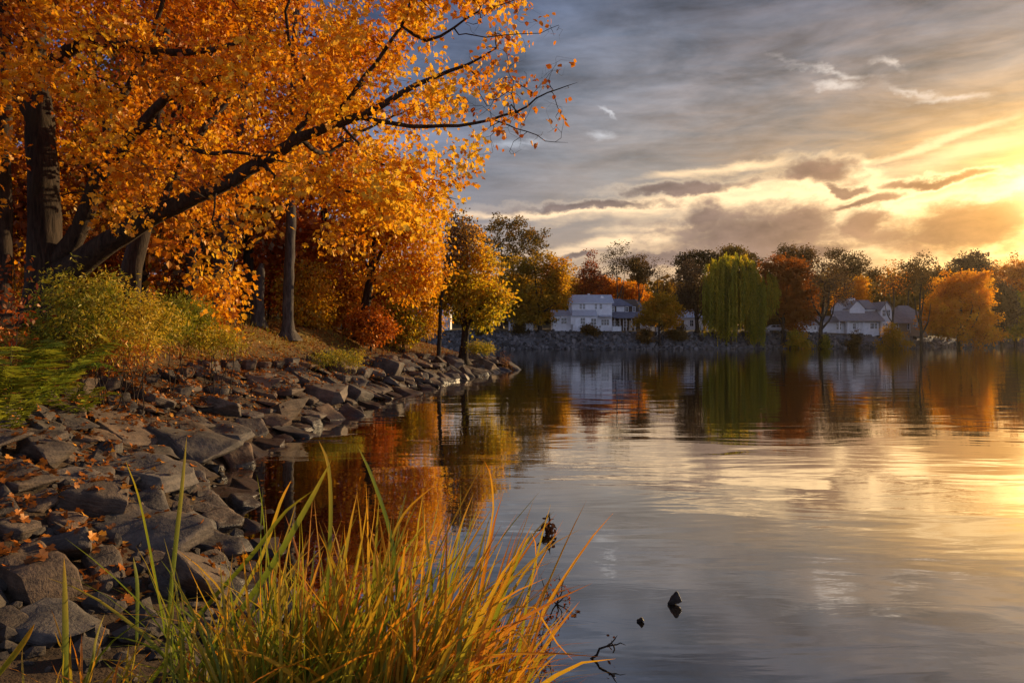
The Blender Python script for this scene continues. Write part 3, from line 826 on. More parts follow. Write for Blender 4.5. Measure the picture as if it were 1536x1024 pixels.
# ------------------------------------------------------------------ the wood beyond the houses, one far mass
def far_wood():
    rng = np.random.default_rng(5)
    pts, ti = [], []
    for i in range(260):
        az = rng.uniform(-.75, 1.1); d = rng.uniform(165, 215) + 25 * abs(az)
        x = az * d; z0 = hz(x, d)
        top = (HY - np.interp(az * F + 768, [0, 700, 830, 900, 1000, 1300, 1420, 1536, 1700, 1900], [420, 412, 416, 424, 418, 405, 412, 404, 410, 420]) + rng.normal(0, 4)) * d / F + H - z0
        w = rng.uniform(3, 5.5)
        n = 420
        u = unit(rng.normal(0, 1, (n, 3))) * (rng.random((n, 1)) ** .33)
        c = np.array([x, d, z0 + top * .5]) + u * (w, w, top * .52)
        pts.append(c); ti.append(np.full(n, rng.normal(.45, .2)))
    P = np.concatenate(pts); n = len(P)
    me = leaves_mesh('forest', P, rng.normal(0, 1, (n, 3)) + (0, 0, -.4), rng.normal(0, 1, (n, 3)) + (0, 0, .5), rng.uniform(.9, 1.9, n), np.clip(np.concatenate(ti) + rng.normal(0, .1, n), 0, 1), DIAM)
    o = link_mesh('forest', me, M['olive'])
    tag(o, 'mixed autumn wood behind the far shore houses', None, kind='stuff')
far_wood()
# ------------------------------------------------------------------ houses on the far shore
def paint_material(name, col, rough=0.6, boards=0.0):
    m, out = new_mat(name)
    p = objcoord()
    n = fbm(p, 1.5, 4, 0.6)
    c = mixc(n.smooth(0.35, 0.7), tuple(x * 0.86 for x in col), col)
    sp = node('ShaderNodeSeparateXYZ'); lk(p, sp.inputs[0])
    if boards:
        saw = V.m('FRACT', V(sp.outputs[2]) / boards)
        principled(out, c, rough, 0.25, saw, 0.6, 0.03)
    else:
        principled(out, c, rough, 0.25, n, 0.1, 0.02)
    return m
def roof_material(name, a, b):
    m, out = new_mat(name)
    p = objcoord()
    n = fbm(p, 2.0, 4, 0.6); f = fbm(scaled(p, (1, 1, 7)), 5.0, 3, 0.6)
    principled(out, ramp(n * 0.5 + f * 0.5, [(0.35, a), (0.65, b)]), 0.85, 0.2, f, 0.5, 0.03)
    return m
M['white'] = paint_material('white_clapboard', (0.86, 0.86, 0.86), 0.6, 0.16)
M['trim'] = paint_material('white_trim', (0.82, 0.82, 0.80))
M['greywhite'] = paint_material('grey_white_clapboard', (0.78, 0.77, 0.75), 0.6, 0.16)
M['tan'] = paint_material('tan_siding', (0.30, 0.22, 0.15), 0.7, 0.2)
M['brownwall'] = paint_material('brown_siding', (0.12, 0.085, 0.06), 0.7, 0.2)
M['pale_roof'] = roof_material('pale_shingles', (0.36, 0.38, 0.42), (0.52, 0.54, 0.58))
M['slate_roof'] = roof_material('slate_shingles', (0.13, 0.13, 0.16), (0.22, 0.22, 0.26))
M['brown_roof'] = roof_material('brown_shingles', (0.20, 0.17, 0.16), (0.32, 0.28, 0.26))
def glass_material():
    m, out = new_mat('dark_window_glass')
    principled(out, (0.015, 0.017, 0.022), 0.08, 0.5)
    return m
M['glass'] = glass_material()

class House:
    """built in photo columns and rows at its front wall's distance, then stood on the bank"""
    def __init__(s, name, label, d, px0, base, cat='house', group='houses on the far shore'):
        s.d = d; s.k = d / F; s.px0 = px0; s.base = base
        b = at_depth(px0, base, d); s.z0 = b.z
        s.g = min(hz(b.x + q, d + r) for q in (0, 5, 10) for r in (0, 3))
        s.root = empty(name, b); tag(s.root, label, cat, group)
    def x(s, px): return (px - s.px0) * s.k
    def z(s, py): return (s.base - py) * s.k
    def mesh(s, name, bm, mat, parent=None):
        bmesh.ops.recalc_face_normals(bm, faces=bm.faces[:])
        return link_mesh(name, bm_mesh(name, bm), M[mat], parent or s.root)
    @staticmethod
    def boxbm(bm, x0, x1, y0, y1, z0, z1):
        v = [bm.verts.new(p) for p in ((x0, y0, z0), (x1, y0, z0), (x1, y1, z0), (x0, y1, z0), (x0, y0, z1), (x1, y0, z1), (x1, y1, z1), (x0, y1, z1))]
        for f in ((0, 1, 2, 3), (4, 5, 6, 7), (0, 1, 5, 4), (1, 2, 6, 5), (2, 3, 7, 6), (3, 0, 4, 7)): bm.faces.new([v[i] for i in f])
    @staticmethod
    def prism(bm, poly, a0, a1, axis):
        """extrude a 2-D outline: axis 'x': poly in (y,z); axis 'y': poly in (x,z)"""
        mk = (lambda a, p: (a, p[0], p[1])) if axis == 'x' else (lambda a, p: (p[0], a, p[1]))
        A = [bm.verts.new(mk(a0, p)) for p in poly]; B = [bm.verts.new(mk(a1, p)) for p in poly]
        bm.faces.new(A); bm.faces.new(B[::-1]); n = len(poly)
        for i in range(n): bm.faces.new([A[i], A[(i + 1) % n], B[(i + 1) % n], B[i]])
    def block(s, px0, px1, py_top, py_bot, y0, depth, mat, gable=None, ridge_py=None, name='wall'):
        """walls; gable 'x' (ridge along the front) or 'y' (gable end faces the lake)"""
        x0, x1, zt, zb = s.x(px0), s.x(px1), s.z(py_top), s.z(py_bot)
        if py_bot >= s.base - 0.5: zb = min(zb, s.g - s.z0) - 0.5
        bm = bmesh.new()
        if gable is None: s.boxbm(bm, x0, x1, y0, y0 + depth, zb, zt)
        else:
            zr = s.z(ridge_py)
            if gable == 'x': s.prism(bm, [(y0, zb), (y0 + depth, zb), (y0 + depth, zt), (y0 + depth / 2, zr), (y0, zt)], x0, x1, 'x')
            else: s.prism(bm, [(x0, zb), (x1, zb), (x1, zt), ((x0 + x1) / 2, zr), (x0, zt)], y0, y0 + depth, 'y')
        return s.mesh(name, bm, mat)
    def roof(s, px0, px1, py_eave, py_ridge, y0, depth, mat, gable='x', over=0.35, th=0.14, name='roof', hip=0.0):
        x0, x1, ze, zr = s.x(px0), s.x(px1), s.z(py_eave), s.z(py_ridge)
        bm = bmesh.new()
        if gable == 'x':
            ym = y0 + depth / 2; sl = (zr - ze) / (depth / 2); ya, yb = y0 - over, y0 + depth + over; zo = ze - sl * over
            if hip > 0:
                xa, xb = x0 - over, x1 + over
                lo = [bm.verts.new(p) for p in ((xa, ya, zo), (xb, ya, zo), (xb, yb, zo), (xa, yb, zo))]
                hi = [bm.verts.new(p) for p in ((xa, ya, zo + th), (xb, ya, zo + th), (xb, yb, zo + th), (xa, yb, zo + th))]
                r0 = bm.verts.new((x0 + hip, ym, zr + th)); r1 = bm.verts.new((x1 - hip, ym, zr + th))
                bm.faces.new(lo[::-1])
                for i in range(4): bm.faces.new((lo[i], lo[(i + 1) % 4], hi[(i + 1) % 4], hi[i]))
                bm.faces.new((hi[0], hi[1], r1, r0)); bm.faces.new((hi[1], hi[2], r1)); bm.faces.new((hi[2], hi[3], r0, r1)); bm.faces.new((hi[3], hi[0], r0))
            else:
                s.prism(bm, [(ya, zo + .01), (ym, zr + .01), (yb, zo + .01), (yb, zo + th), (ym, zr + th), (ya, zo + th)], x0 - over, x1 + over, 'x')
        elif gable == 'y':
            xm = (x0 + x1) / 2; sl = (zr - ze) / ((x1 - x0) / 2); xa, xb = x0 - over, x1 + over; zo = ze - sl * over
            s.prism(bm, [(xa, zo + .01), (xm, zr + .01), (xb, zo + .01), (xb, zo + th), (xm, zr + th), (xa, zo + th)], y0 - over, y0 + depth, 'y')
        else:   # lean-to rising to the back
            s.prism(bm, [(y0 - over, ze), (y0 + depth, zr), (y0 + depth, zr + th), (y0 - over, ze + th)], x0 - over * .4, x1 + over * .4, 'x')
        return s.mesh(name, bm, mat)
    def window(s, px0, px1, py0, py1, y, name='window', fr=0.09, bars=1, frame_mat='trim'):
        x0, x1, z1, z0 = s.x(px0), s.x(px1), s.z(py0), s.z(py1)
        bm = bmesh.new(); f = fr
        s.boxbm(bm, x0 - f, x0, y - .06, y + .02, z0 - f, z1 + f); s.boxbm(bm, x1, x1 + f, y - .06, y + .02, z0 - f, z1 + f)
        s.boxbm(bm, x0, x1, y - .059, y + .02, z0 - f * 1.4, z0); s.boxbm(bm, x0, x1, y - .059, y + .02, z1, z1 + f)
        for i in range(bars): 
            xm = x0 + (x1 - x0) * (i + 1) / (bars + 1); s.boxbm(bm, xm - .025, xm + .025, y - .045, y + .02, z0, z1)
        s.boxbm(bm, x0, x1, y - .04, y + .02, (z0 + z1) / 2 - .025, (z0 + z1) / 2 + .025)
        w = s.mesh(name, bm, frame_mat)
        bm = bmesh.new(); s.boxbm(bm, x0, x1, y - .02, y + .015, z0, z1)
        s.mesh('pane', bm, 'glass', w)
        return w
    def door(s, px0, px1, py0, py1, y, mat='trim'):
        x0, x1, z1, z0 = s.x(px0), s.x(px1), s.z(py0), s.z(py1)
        bm = bmesh.new(); s.boxbm(bm, x0, x1, y - .05, y + .02, z0, z1); s.boxbm(bm, x0 + .1, x1 - .1, y - .07, y - .05, z0 + .15, (z0 + z1) / 2 - .1); s.boxbm(bm, x0 + .1, x1 - .1, y - .07, y - .05, (z0 + z1) / 2 + .1, z1 - .15)
        d = s.mesh('door', bm, mat)
        bm = bmesh.new(); s.boxbm(bm, x1 - .18, x1 - .10, y - .13, y - .072, (z0 + z1) / 2 - .06, (z0 + z1) / 2 + .02); s.mesh('handle', bm, 'glass', d)
    def bar(s, name, px0, px1, py0, py1, y0, y1, mat='trim'):
        bm = bmesh.new(); s.boxbm(bm, s.x(px0), s.x(px1), y0, y1, s.z(py1), s.z(py0)); return s.mesh(name, bm, mat)

# white two-storey house
h = House('white_house', 'two-storey white clapboard house with pale roof and dark windows facing the lake', 123.0, 829, 496.5)
h.block(857.5, 918, 454, 497, 0, 6.4, 'white', 'x', 441.6)
h.roof(857.5, 918, 454, 441.6, 0, 6.4, 'pale_roof')
h.block(829, 857.2, 474.5, 497, -.02, 5.5, 'white')
h.roof(829, 857, 474, 464.5, 0, 5.2, 'pale_roof', 'shed')
h.roof(858, 893, 474.5, 466, -1.3, 1.28, 'pale_roof', 'shed', name='porch_roof')
h.block(858.5, 893.5, 475.2, 497, -1.25, 1.24, 'white')
h.roof(898, 917.5, 475.5, 473.5, -.8, .79, 'pale_roof', 'shed', name='awning', over=.1)
h.bar('door_recess', 855, 862, 473, 487, -1.31, -1.26, 'greywhite')
for a, b_ in ((869.5, 872.5), (874.5, 877.5), (892.3, 895.3), (899.8, 903)): h.window(a, b_, 455.8, 463.2, 0)
for a, b_, t, q in ((870, 876.3, 477, 486), (885.5, 893, 478, 487.3)): h.window(a, b_, t, q, -1.25)
for a, b_, t, q in ((842, 850, 477, 485.4), (831, 834.5, 477, 484.5)): h.window(a, b_, t, q, -.02)
h.window(902, 913.5, 479, 487.5, 0, bars=2)
bm = bmesh.new(); h.boxbm(bm, h.x(885.5), h.x(888), 3.6, 4.3, h.z(447), h.z(439.2)); h.boxbm(bm, h.x(885.1), h.x(888.4), 3.52, 4.38, h.z(439.2), h.z(438.6)); h.mesh('chimney', bm, 'trim')
bm = bmesh.new(); h.prism(bm, [(h.x(901), h.z(448)), (h.x(910), h.z(448)), (h.x(904.5), h.z(442.0))], 1.6, 4, 'y'); h.mesh('dormer', bm, 'white')
for py in (454.8, 475.2): h.bar('eave_board', 858, 918, py - .3, py + .5, -.36 if py < 460 else -1.62, -.30 if py < 460 else -1.57) if py < 460 else None

# dark-roofed house with a long porch
h = House('dark_roofed_house', 'brown house with dark slate roof and long posted porch right of the white house', 127.0, 918, 497)
h.block(918.5, 960, 457.5, 497, 1.2, 7, 'brownwall', 'x', 447)
h.roof(915, 948, 458, 447, 1.2, 7, 'slate_roof', hip=1.4)
h.block(926, 938, 459.4, 468, 1.1, .2, 'white', name='wall')
h.roof(918.8, 968, 478, 468.2, -2.2, 3.3, 'slate_roof', 'shed', name='porch_roof')
h.roof(948.6, 975, 464, 448, 2.5, 6, 'brown_roof', hip=1.8)
h.block(948, 972, 464, 497, 2.6, 5, 'brownwall')
for a, b_ in ((919.5, 922.5), (939.5, 943.5), (951, 954)): h.window(a, b_, 460, 466.5, 1.09)
for a in (919.3, 926.8, 932, 936, 944, 949, 957, 965): h.bar('porch_post', a, a + 1.0, 478.5, 497.5, -2.1, -1.98, 'trim')
for a, b_ in ((921.5, 925.5), (928.5, 931.5), (938, 942.5), (951, 955)): h.window(a, b_, 481, 490, 1.19, bars=0)
h.door(945, 948, 480, 496, 1.19)
h.bar('deck_floor', 918.5, 968, 497, 498, -2.2, 1.18, 'brownwall')
h.block(964, 975.5, 480, 497, 2.0, .55, 'white'); h.window(967.5, 971.5, 482, 488, 2.0)

# white railing and garden wall pieces
def railing(label, px0, px1, top, base, d):
    k = d / F; b = at_depth(px0, base, d); b.z = hz(b.x, d)
    r = empty('white_railing', b); tag(r, label, 'railing', 'white railings by the houses')
    w = (px1 - px0) * k; hh = max(.7, H + (HY - top) * k - b.z)
    bm = bmesh.new(); House.boxbm(bm, 0, w, -.05, .05, hh - .09, hh); link_mesh('rail', bm_mesh('rail', bm), M['trim'], r)
    n = max(2, int(w / 1.6)) + 1
    for i in range(n):
        bm = bmesh.new(); q = (w - .12) * i / (n - 1); House.boxbm(bm, q, q + .12, -.061, .061, -.4, hh + .1); link_mesh('post', bm_mesh('post', bm), M['trim'], r)
    bm = bmesh.new(); House.boxbm(bm, .12, w - .12, -.012, .012, .1, hh - .09); link_mesh('panel', bm_mesh('panel', bm), M['trim'], r)
railing('white railing panel at the right corner of the white house', 918.5, 932, 489.5, 497.5, 121)
railing('long white railing in front of the yellow-green round tree', 966, 982, 490, 498, 121.5)
railing('short white railing ending the lawn beside the yellow-green tree', 984, 991, 491, 499, 119.8)

# house at the far left, seen between the trunks
h = House('white_cottage', 'white cottage glimpsed between the trees, beside the yellow-green bush', 126, 618, 493)
h.block(612, 672, 468.5, 493, 0, 8, 'white', 'x', 455)
h.roof(612, 672, 468.5, 455, 0, 8, 'pale_roof')
for a, b_ in ((628, 632), (645, 649.5), (654, 658), (617, 621)): h.window(a, b_, 470, 482, 0, bars=0)
h.roof(641, 672, 484.5, 481.5, -1.8, 1.79, 'pale_roof', 'shed', name='porch_roof', over=.1)
for a in (642, 655, 670.5): h.bar('porch_post', a, a + 1, 485, 494, -1.7, -1.6)
h.door(636, 640, 474, 492, 0, 'brownwall')
h = House('garden_shed', 'low white shed half hidden under the broad olive maple', 124, 763, 495)
h.block(763, 800, 480, 495, 0, 4, 'white', 'x', 473.5); h.roof(763, 800, 480, 473.5, 0, 4, 'slate_roof')
for a, b_ in ((766, 769), (784, 786.5), (792, 796)): h.window(a, b_, 482, 489, 0, bars=0)
h.door(775, 779, 481.5, 494.5, 0, 'brownwall')
# house behind the brown tree
h = House('pale_house', 'pale house mostly hidden behind the brown twiggy tree and the willow', 136, 1012, 499)
h.block(1012, 1066, 476, 499, 0, 7, 'greywhite', 'x', 464); h.roof(1012, 1066, 476, 464, 0, 7, 'pale_roof')
for a, b_ in ((1022, 1026), (1035, 1040), (1054, 1058)): h.window(a, b_, 480, 489, 0)
h.door(1029, 1032, 480, 498, 0)
# grey-white house on the right
h = House('gabled_house', 'grey-white two-storey house with brown roof and front gable, at right', 134, 1252, 501)
h.block(1276, 1319, 461, 501, 1.2, 7, 'greywhite', 'x', 449)
h.roof(1277, 1318, 462, 449, 1.2, 7, 'brown_roof')
h.block(1276.5, 1299, 462.5, 469.5, .45, 2.6, 'greywhite', 'y', 450.8, name='gable_end'); h.roof(1276.5, 1299, 462.5, 450.8, .45, 2.6, 'brown_roof', 'y', over=.22, name='gable_roof')
h.block(1319.5, 1337, 464, 501, -.4, 6, 'greywhite', 'y', 453)
h.roof(1319.5, 1337, 464, 453, -.4, 6, 'brown_roof', 'y', over=.25)
h.roof(1252, 1318.6, 482, 467, -1.6, 2.78, 'brown_roof', 'shed', name='porch_roof')
h.block(1268, 1316, 483, 501, -.6, 1.7, 'greywhite')
h.block(1230, 1267.8, 484, 501, .4, 4, 'greywhite'); h.roof(1228, 1268, 484, 474, .4, 4, 'brown_roof', 'shed')
for a, b_ in ((1297, 1300), (1303, 1306), (1307.5, 1311.5)): h.window(a, b_, 466, 473, 1.19, bars=0)
for a, b_ in ((1322, 1326.5), (1329, 1333)): h.window(a, b_, 465, 474, -.4)
for a, b_ in ((1321, 1325), (1326.5, 1332)): h.window(a, b_, 485, 494, -.4)
for a, b_ in ((1277, 1281), (1303, 1308), (1309.5, 1313)): h.window(a, b_, 485, 493, -.6)
h.window(1256, 1263, 485, 494, .4)
h.door(1295, 1299, 485, 500, -.6)
for a in (1253, 1266.5, 1283, 1289, 1316.5): h.bar('porch_post', a, a + 1, 482.5, 501, -1.55, -1.43)
h.block(1337.4, 1368, 483, 501, .6, 5, 'tan'); h.roof(1337, 1370, 483, 464, .2, 6, 'brown_roof', hip=1.2)
h.window(1347, 1350, 487, 494, .6, bars=0); h.window(1364, 1366.5, 485, 494, .6, bars=0)
bm = bmesh.new(); h.boxbm(bm, h.x(1290), h.x(1299), 4.3, 5.2, h.z(453), h.z(447)); 
h.prism(bm, [(h.x(1289.5), h.z(447)), (h.x(1299.5), h.z(447)), (h.x(1298.3), h.z(445.4)), (h.x(1294.5), h.z(444.6)), (h.x(1290.7), h.z(445.4))], 4.2, 5.3, 'y'); h.mesh('chimney', bm, 'trim')
h.bar('trim_board', 1277, 1319, 462.6, 463.6, 1.14, 1.197, 'brown_roof')
h = House('tan_house', 'low tan house with hipped brown roof behind the tall half-bare tree', 142, 1345, 500)
h.block(1346, 1392, 478, 500, 0, 7, 'tan'); h.roof(1346, 1392, 478, 458, 0, 7, 'brown_roof', hip=2.2)
for a, b_ in ((1352, 1356), (1370, 1375), (1384, 1388)): h.window(a, b_, 482, 490, 0)
h.door(1362, 1365.5, 481, 499, 0, 'trim')
# white boat-like garage door wall left of forked tree
h = House('white_garage', 'small white garage left of the forked tree trunk', 130, 1206, 501)
h.block(1206, 1226, 487, 501, 0, 4, 'greywhite', 'x', 481); h.roof(1206, 1226, 487, 481, 0, 4, 'brown_roof'); h.door(1209, 1219, 490, 500.5, 0); h.window(1221, 1224, 490, 494, 0, bars=0)

# parked car right of the willow
def car_at():
    d = 124; b = at_depth(1146, 501, d); b.z = hz(b.x, d)
    r = empty('parked_car', b); tag(r, 'small white parked car half hidden between the willow and the maple', 'car')
    m, out = new_mat('white_car_paint'); principled(out, (0.62, 0.63, 0.64), 0.25, 0.5)
    mt, out = new_mat('black_rubber'); principled(out, (0.02, 0.02, 0.02), 0.8, 0.2)
    bm = bmesh.new()
    prof = [(0, .35), (0, .75), (.12, .88), (1.0, .95), (1.55, 1.40), (2.9, 1.42), (3.6, 1.0), (4.15, .93), (4.25, .75), (4.25, .35)]
    A = [bm.verts.new((x, 0, z)) for x, z in prof]; B = [bm.verts.new((x, 1.7, z)) for x, z in prof]
    bm.faces.new(A); bm.faces.new(B[::-1])
    for i in range(len(prof)): bm.faces.new((A[i], A[(i + 1) % len(prof)], B[(i + 1) % len(prof)], B[i]))
    bmesh.ops.recalc_face_normals(bm, faces=bm.faces[:]); bmesh.ops.bevel(bm, geom=bm.edges[:], offset=.06, segments=2, affect='EDGES')
    link_mesh('body', bm_mesh('body', bm, True), m, r)
    for x0, x1, x2, x3 in ((1.2, 1.62, 2.15, 2.15), (2.25, 2.25, 2.85, 3.3)):
        bm = bmesh.new(); bm.faces.new([bm.verts.new(p) for p in ((x0, -.008, .98), (x3, -.008, .98), (x2, -.008, 1.34), (x1, -.008, 1.34))])
        e = bmesh.ops.extrude_face_region(bm, geom=bm.faces[:]); bmesh.ops.translate(bm, verts=[v for v in e['geom'] if isinstance(v, bmesh.types.BMVert)], vec=(0, .03, 0))
        link_mesh('window', bm_mesh('window', bm), M['glass'], r)
    for x in (.85, 3.4):
        for y in (.02, 1.5):
            bm = bmesh.new(); bmesh.ops.create_cone(bm, cap_ends=True, segments=20, radius1=.33, radius2=.33, depth=.2, matrix=Matrix.Translation((x, y + .08, .33)) @ Matrix.Rotation(math.pi / 2, 4, 'X'))
            w = link_mesh('wheel', bm_mesh('wheel', bm), mt, r)
            bm = bmesh.new(); bmesh.ops.create_cone(bm, cap_ends=True, segments=14, radius1=.19, radius2=.16, depth=.05, matrix=Matrix.Translation((x, y - .035, .33)) @ Matrix.Rotation(math.pi / 2, 4, 'X'))
            link_mesh('rim', bm_mesh('rim', bm), m, w)
    for x in (.0, 4.22):
        bm = bmesh.new(); House.boxbm(bm, x - .01, x + .04, .15, .45, .66, .78); link_mesh('headlight' if x < 1 else 'tail_light', bm_mesh('light', bm), M['glass'], r)
car_at()

# rubble facing the far bank: thousands of pieces, one object
def riprap():
    rng = np.random.default_rng(9)
    N = 8000
    x = rng.uniform(-48, 175, N); y = np.zeros(N)
    # walk along the far outline
    far = [p for p in SHORE if p[1] > 110 and p[0] < 200]
    far = sorted(far); fx = [p[0] for p in far]; fy = [p[1] for p in far]
    s = rng.uniform(-.4, 4.4, N)
    y = np.interp(x, fx, fy) + s * 1.05
    keep = (x < 60) | (rng.random(N) < np.where(s < 2.2, .8, .15))
    x, y = x[keep], y[keep]; N = len(x)
    z = height(x, y)
    cube = np.array([(-1, -1, -1), (1, -1, -1), (1, 1, -1), (-1, 1, -1), (-1, -1, 1), (1, -1, 1), (1, 1, 1), (-1, 1, 1)], float) * .5
    q = np.array([(0, 3, 2, 1), (4, 5, 6, 7), (0, 1, 5, 4), (1, 2, 6, 5), (2, 3, 7, 6), (3, 0, 4, 7)])
    sz = rng.lognormal(-1.15, .36, N)
    v = cube[None] * rng.uniform(.55, 1.25, (N, 1, 3)) + rng.uniform(-.2, .2, (N, 8, 3))
    a, e = rng.uniform(0, 6.28, N), rng.normal(0, .5, N)
    ca, sa, ce, se = np.cos(a), np.sin(a), np.cos(e), np.sin(e)
    R = np.stack([np.stack([ca, -sa * ce, sa * se], -1), np.stack([sa, ca * ce, -ca * se], -1), np.stack([0 * a, se, ce], -1)], 1)
    v = np.einsum('nij,nkj->nki', R, v) * sz[:, None, None] + np.stack([x, y, z + sz * .12], -1)[:, None]
    f = (np.arange(N)[:, None, None] * 8 + q[None]).reshape(-1, 4)
    me = np_mesh('rubble', v.reshape(-1, 3), f, 4, tint=np.repeat(rng.random(N), 8))
    m, out = new_mat('bank_rubble')
    c = ramp(attr('tint'), [(0, (0.04, 0.037, 0.035)), (.6, (0.11, 0.10, 0.094)), (1, (0.22, 0.20, 0.185))])
    principled(out, c, .9, .2)
    o = link_mesh('rubble', me, m); tag(o, 'broken grey stone facing the whole far bank', None, kind='stuff')
riprap()
# ------------------------------------------------------------------ the rocky bank
def rock_material():
    m, out = new_mat('slate_rock')
    p = objcoord()
    r = objrand()
    n1 = fbm(p, 3.0, 6, 0.65); n2 = fbm(scaled(p, (2, 2, 12)), 2.0, 5, 0.6, 0.4); n3 = fbm(p, 22.0, 4, 0.7)
    c = ramp(n1 * 0.5 + n2 * 0.3 + n3 * 0.2, [(0.34, (0.040, 0.031, 0.025)), (0.5, (0.13, 0.100, 0.075)), (0.66, (0.28, 0.205, 0.140))])
    hs = node('ShaderNodeHueSaturation'); lk(c, hs.inputs['Color']); lk(0.40 + r * 0.46, hs.inputs['Value'])
    wet = V(node('ShaderNodeSeparateXYZ').outputs[2]); lk(worldpos(), wet.s.node.inputs[0])
    w = (wet + (n1 - 0.5) * 0.16).smooth(0.24, 0.08)
    r2 = V.m('FRACT', r * 7.31)
    tint_ = mixc(1.0, hs.outputs[0], mixc(r2, (1.16, 0.96, 0.78), (0.84, 0.94, 1.06)), 'MULTIPLY')
    c = mixc(w * 0.75, tint_, (0.016, 0.014, 0.012))
    principled(out, c, 0.82 - w * 0.45, 0.3, n1 * 0.4 + n2 * 0.45 + n3 * 0.25, 0.85, 0.05)
    return m
M['rock'] = rock_material()

def rock_mesh(seed, kind):
    rg = random.Random(seed)
    L, Wd, T = {'slab': (1.0, .58, .22), 'block': (1.0, .78, .62), 'round': (1.0, .74, .5), 'wedge': (1.0, .6, .42)}[kind]
    bm = bmesh.new()
    e = {'slab': .34, 'block': .26, 'round': .62, 'wedge': .4}[kind]
    for i in range(17 if kind != 'round' else 26):
        th = rg.uniform(0, 6.283); ph = math.asin(rg.uniform(-1, 1))
        f = lambda a: math.copysign(abs(a) ** e, a)
        q = Vector((f(math.cos(ph)) * f(math.cos(th)) * L / 2, f(math.cos(ph)) * f(math.sin(th)) * Wd / 2, f(math.sin(ph)) * T / 2))
        q *= rg.uniform(.78, 1.0)
        if kind == 'wedge': q.z *= 1.15 - (q.x / L + .5) * .8
        bm.verts.new(q)
    r = bmesh.ops.convex_hull(bm, input=bm.verts[:])
    bmesh.ops.delete(bm, geom=[v for v in bm.verts if not v.link_faces], context='VERTS')
    bmesh.ops.dissolve_limit(bm, angle_limit=.16, verts=bm.verts[:], edges=bm.edges[:])
    bmesh.ops.bevel(bm, geom=bm.edges[:], offset=.018 if kind != 'round' else .05, segments=1, affect='EDGES', clamp_overlap=True)
    bmesh.ops.triangulate(bm, faces=bm.faces[:])
    for _ in range(3):
        bmesh.ops.subdivide_edges(bm, edges=[g for g in bm.edges if g.calc_length() > .11], cuts=1, use_grid_fill=False)
        bmesh.ops.triangulate(bm, faces=bm.faces[:])
    off = Vector((seed * 3.1, seed * 1.7, 0))
    bm.normal_update()
    for v in bm.verts:
        a = noise.noise(v.co * 2.6 + off) * .030 + noise.noise(v.co * 6.5 + off) * .024
        lay = noise.noise(Vector((v.co.x * .6, v.co.y * .6, v.co.z * 16)) + off) * .022     # bedding ledges
        side = 1 - abs(v.normal.z)
        v.co += v.normal * (a + lay * side)
    me = bm_mesh('rock', bm, True)
    try: me.set_sharp_from_angle(angle=math.radians(32))
    except Exception: pass
    me.materials.append(M['rock'])
    return me
ROCKS = {k: [rock_mesh(i * 7 + j * 31 + 3, k) for j in range(n)] for i, (k, n) in enumerate((('slab', 8), ('block', 5), ('round', 4), ('wedge', 4)))}
ROCK_XY = []
RR = random.Random(21)
def put_rock(kind, p, L, yaw, pitch, roll, label, group=None, sx=1.0, sy=1.0, sz=1.0, sink=.22, name='rock', idx=None):
    me = RR.choice(ROCKS[kind]) if idx is None else ROCKS[kind][idx % len(ROCKS[kind])]
    o = bpy.data.objects.new(name, me); COL.objects.link(o)
    o.scale = (L * sx, L * sy, L * sz)
    o.rotation_euler = (Matrix.Rotation(math.radians(yaw), 4, 'Z') @ Matrix.Rotation(math.radians(pitch), 4, 'Y') @ Matrix.Rotation(math.radians(roll), 4, 'X')).to_euler()
    T = {'slab': .26, 'block': .62, 'round': .5, 'wedge': .42}[kind] * L * sz
    o.location = (p[0], p[1], p[2] + T * (.5 - sink))
    tag(o, label, 'rock', group)
    ROCK_XY.append((p[0], p[1], L))
    return o
def px_rock(px, py, wpx, kind, yaw, pitch, roll, label, sy=1.0, sz=1.0, sink=.25, idx=0, lift=0.0, water=False):
    """a named rock centred on a photo pixel"""
    p = on_ground(px, py)
    if water: p.z = 0
    L = wpx * p.y / F
    p.z += lift
    return put_rock(kind, p, L, yaw, pitch, roll, label, 'rocks of the near bank', 1, sy, sz, sink, idx=idx)

px_rock(287, 694, 150, 'slab', -14, 9, -6, 'long flat slab reaching into the water, shadowed on its left side', 1.1, 1.5, .2, 0, .05)
px_rock(218, 728, 150, 'slab', -12, 10, 4, 'broad pale-topped slab just in front of the slab that reaches the water', 1.2, 1.1, .25, 1, .06)
px_rock(338, 748, 96, 'slab', -8, 4, 0, 'low dark slab lapped by the water, right of the broad pale-topped slab', 1.3, .8, .3, 2)
px_rock(424, 624, 72, 'block', -28, 2, 2, 'big squared block at the waterline with a bright sunlit end', 1.3, .8, .22, 0, .02)
px_rock(486, 600, 90, 'slab', -6, 8, 4, 'long grey slab sloping to the water beyond the big squared block', 1.6, 1.3, .2, 3, .03)
px_rock(24, 722, 110, 'slab', -20, 14, -3, 'large smooth slab lying flat at the bottom of the leafy slope', 1.3, .9, .3, 4, .03)
px_rock(140, 768, 105, 'block', 30, 14, 18, 'upright brown boulder beside the broad pale-topped slab', 1.1, 1.0, .2, 1)
px_rock(62, 762, 62, 'wedge', 60, -25, 20, 'leaning thin plate of rock on the near side of the large smooth slab', 1.2, .9, .2, 0)
px_rock(98, 790, 74, 'round', -20, 6, 0, 'rounded tan rock below the upright brown boulder', 1.0, .8, .3, 0)
px_rock(80, 838, 112, 'wedge', -150, 12, 24, 'dark pointed wedge of rock above the big lowest boulder', 1.3, 1.25, .2, 1)
px_rock(48, 880, 150, 'slab', -22, 14, 4, 'big long boulder at the bottom of the bank with a lit rounded end', 1.1, 1.9, .25, 5)
px_rock(212, 812, 200, 'slab', -14, 6, 8, 'wide dark slab behind the two tall crossed grass blades', 1.2, 1.0, .25, 6)
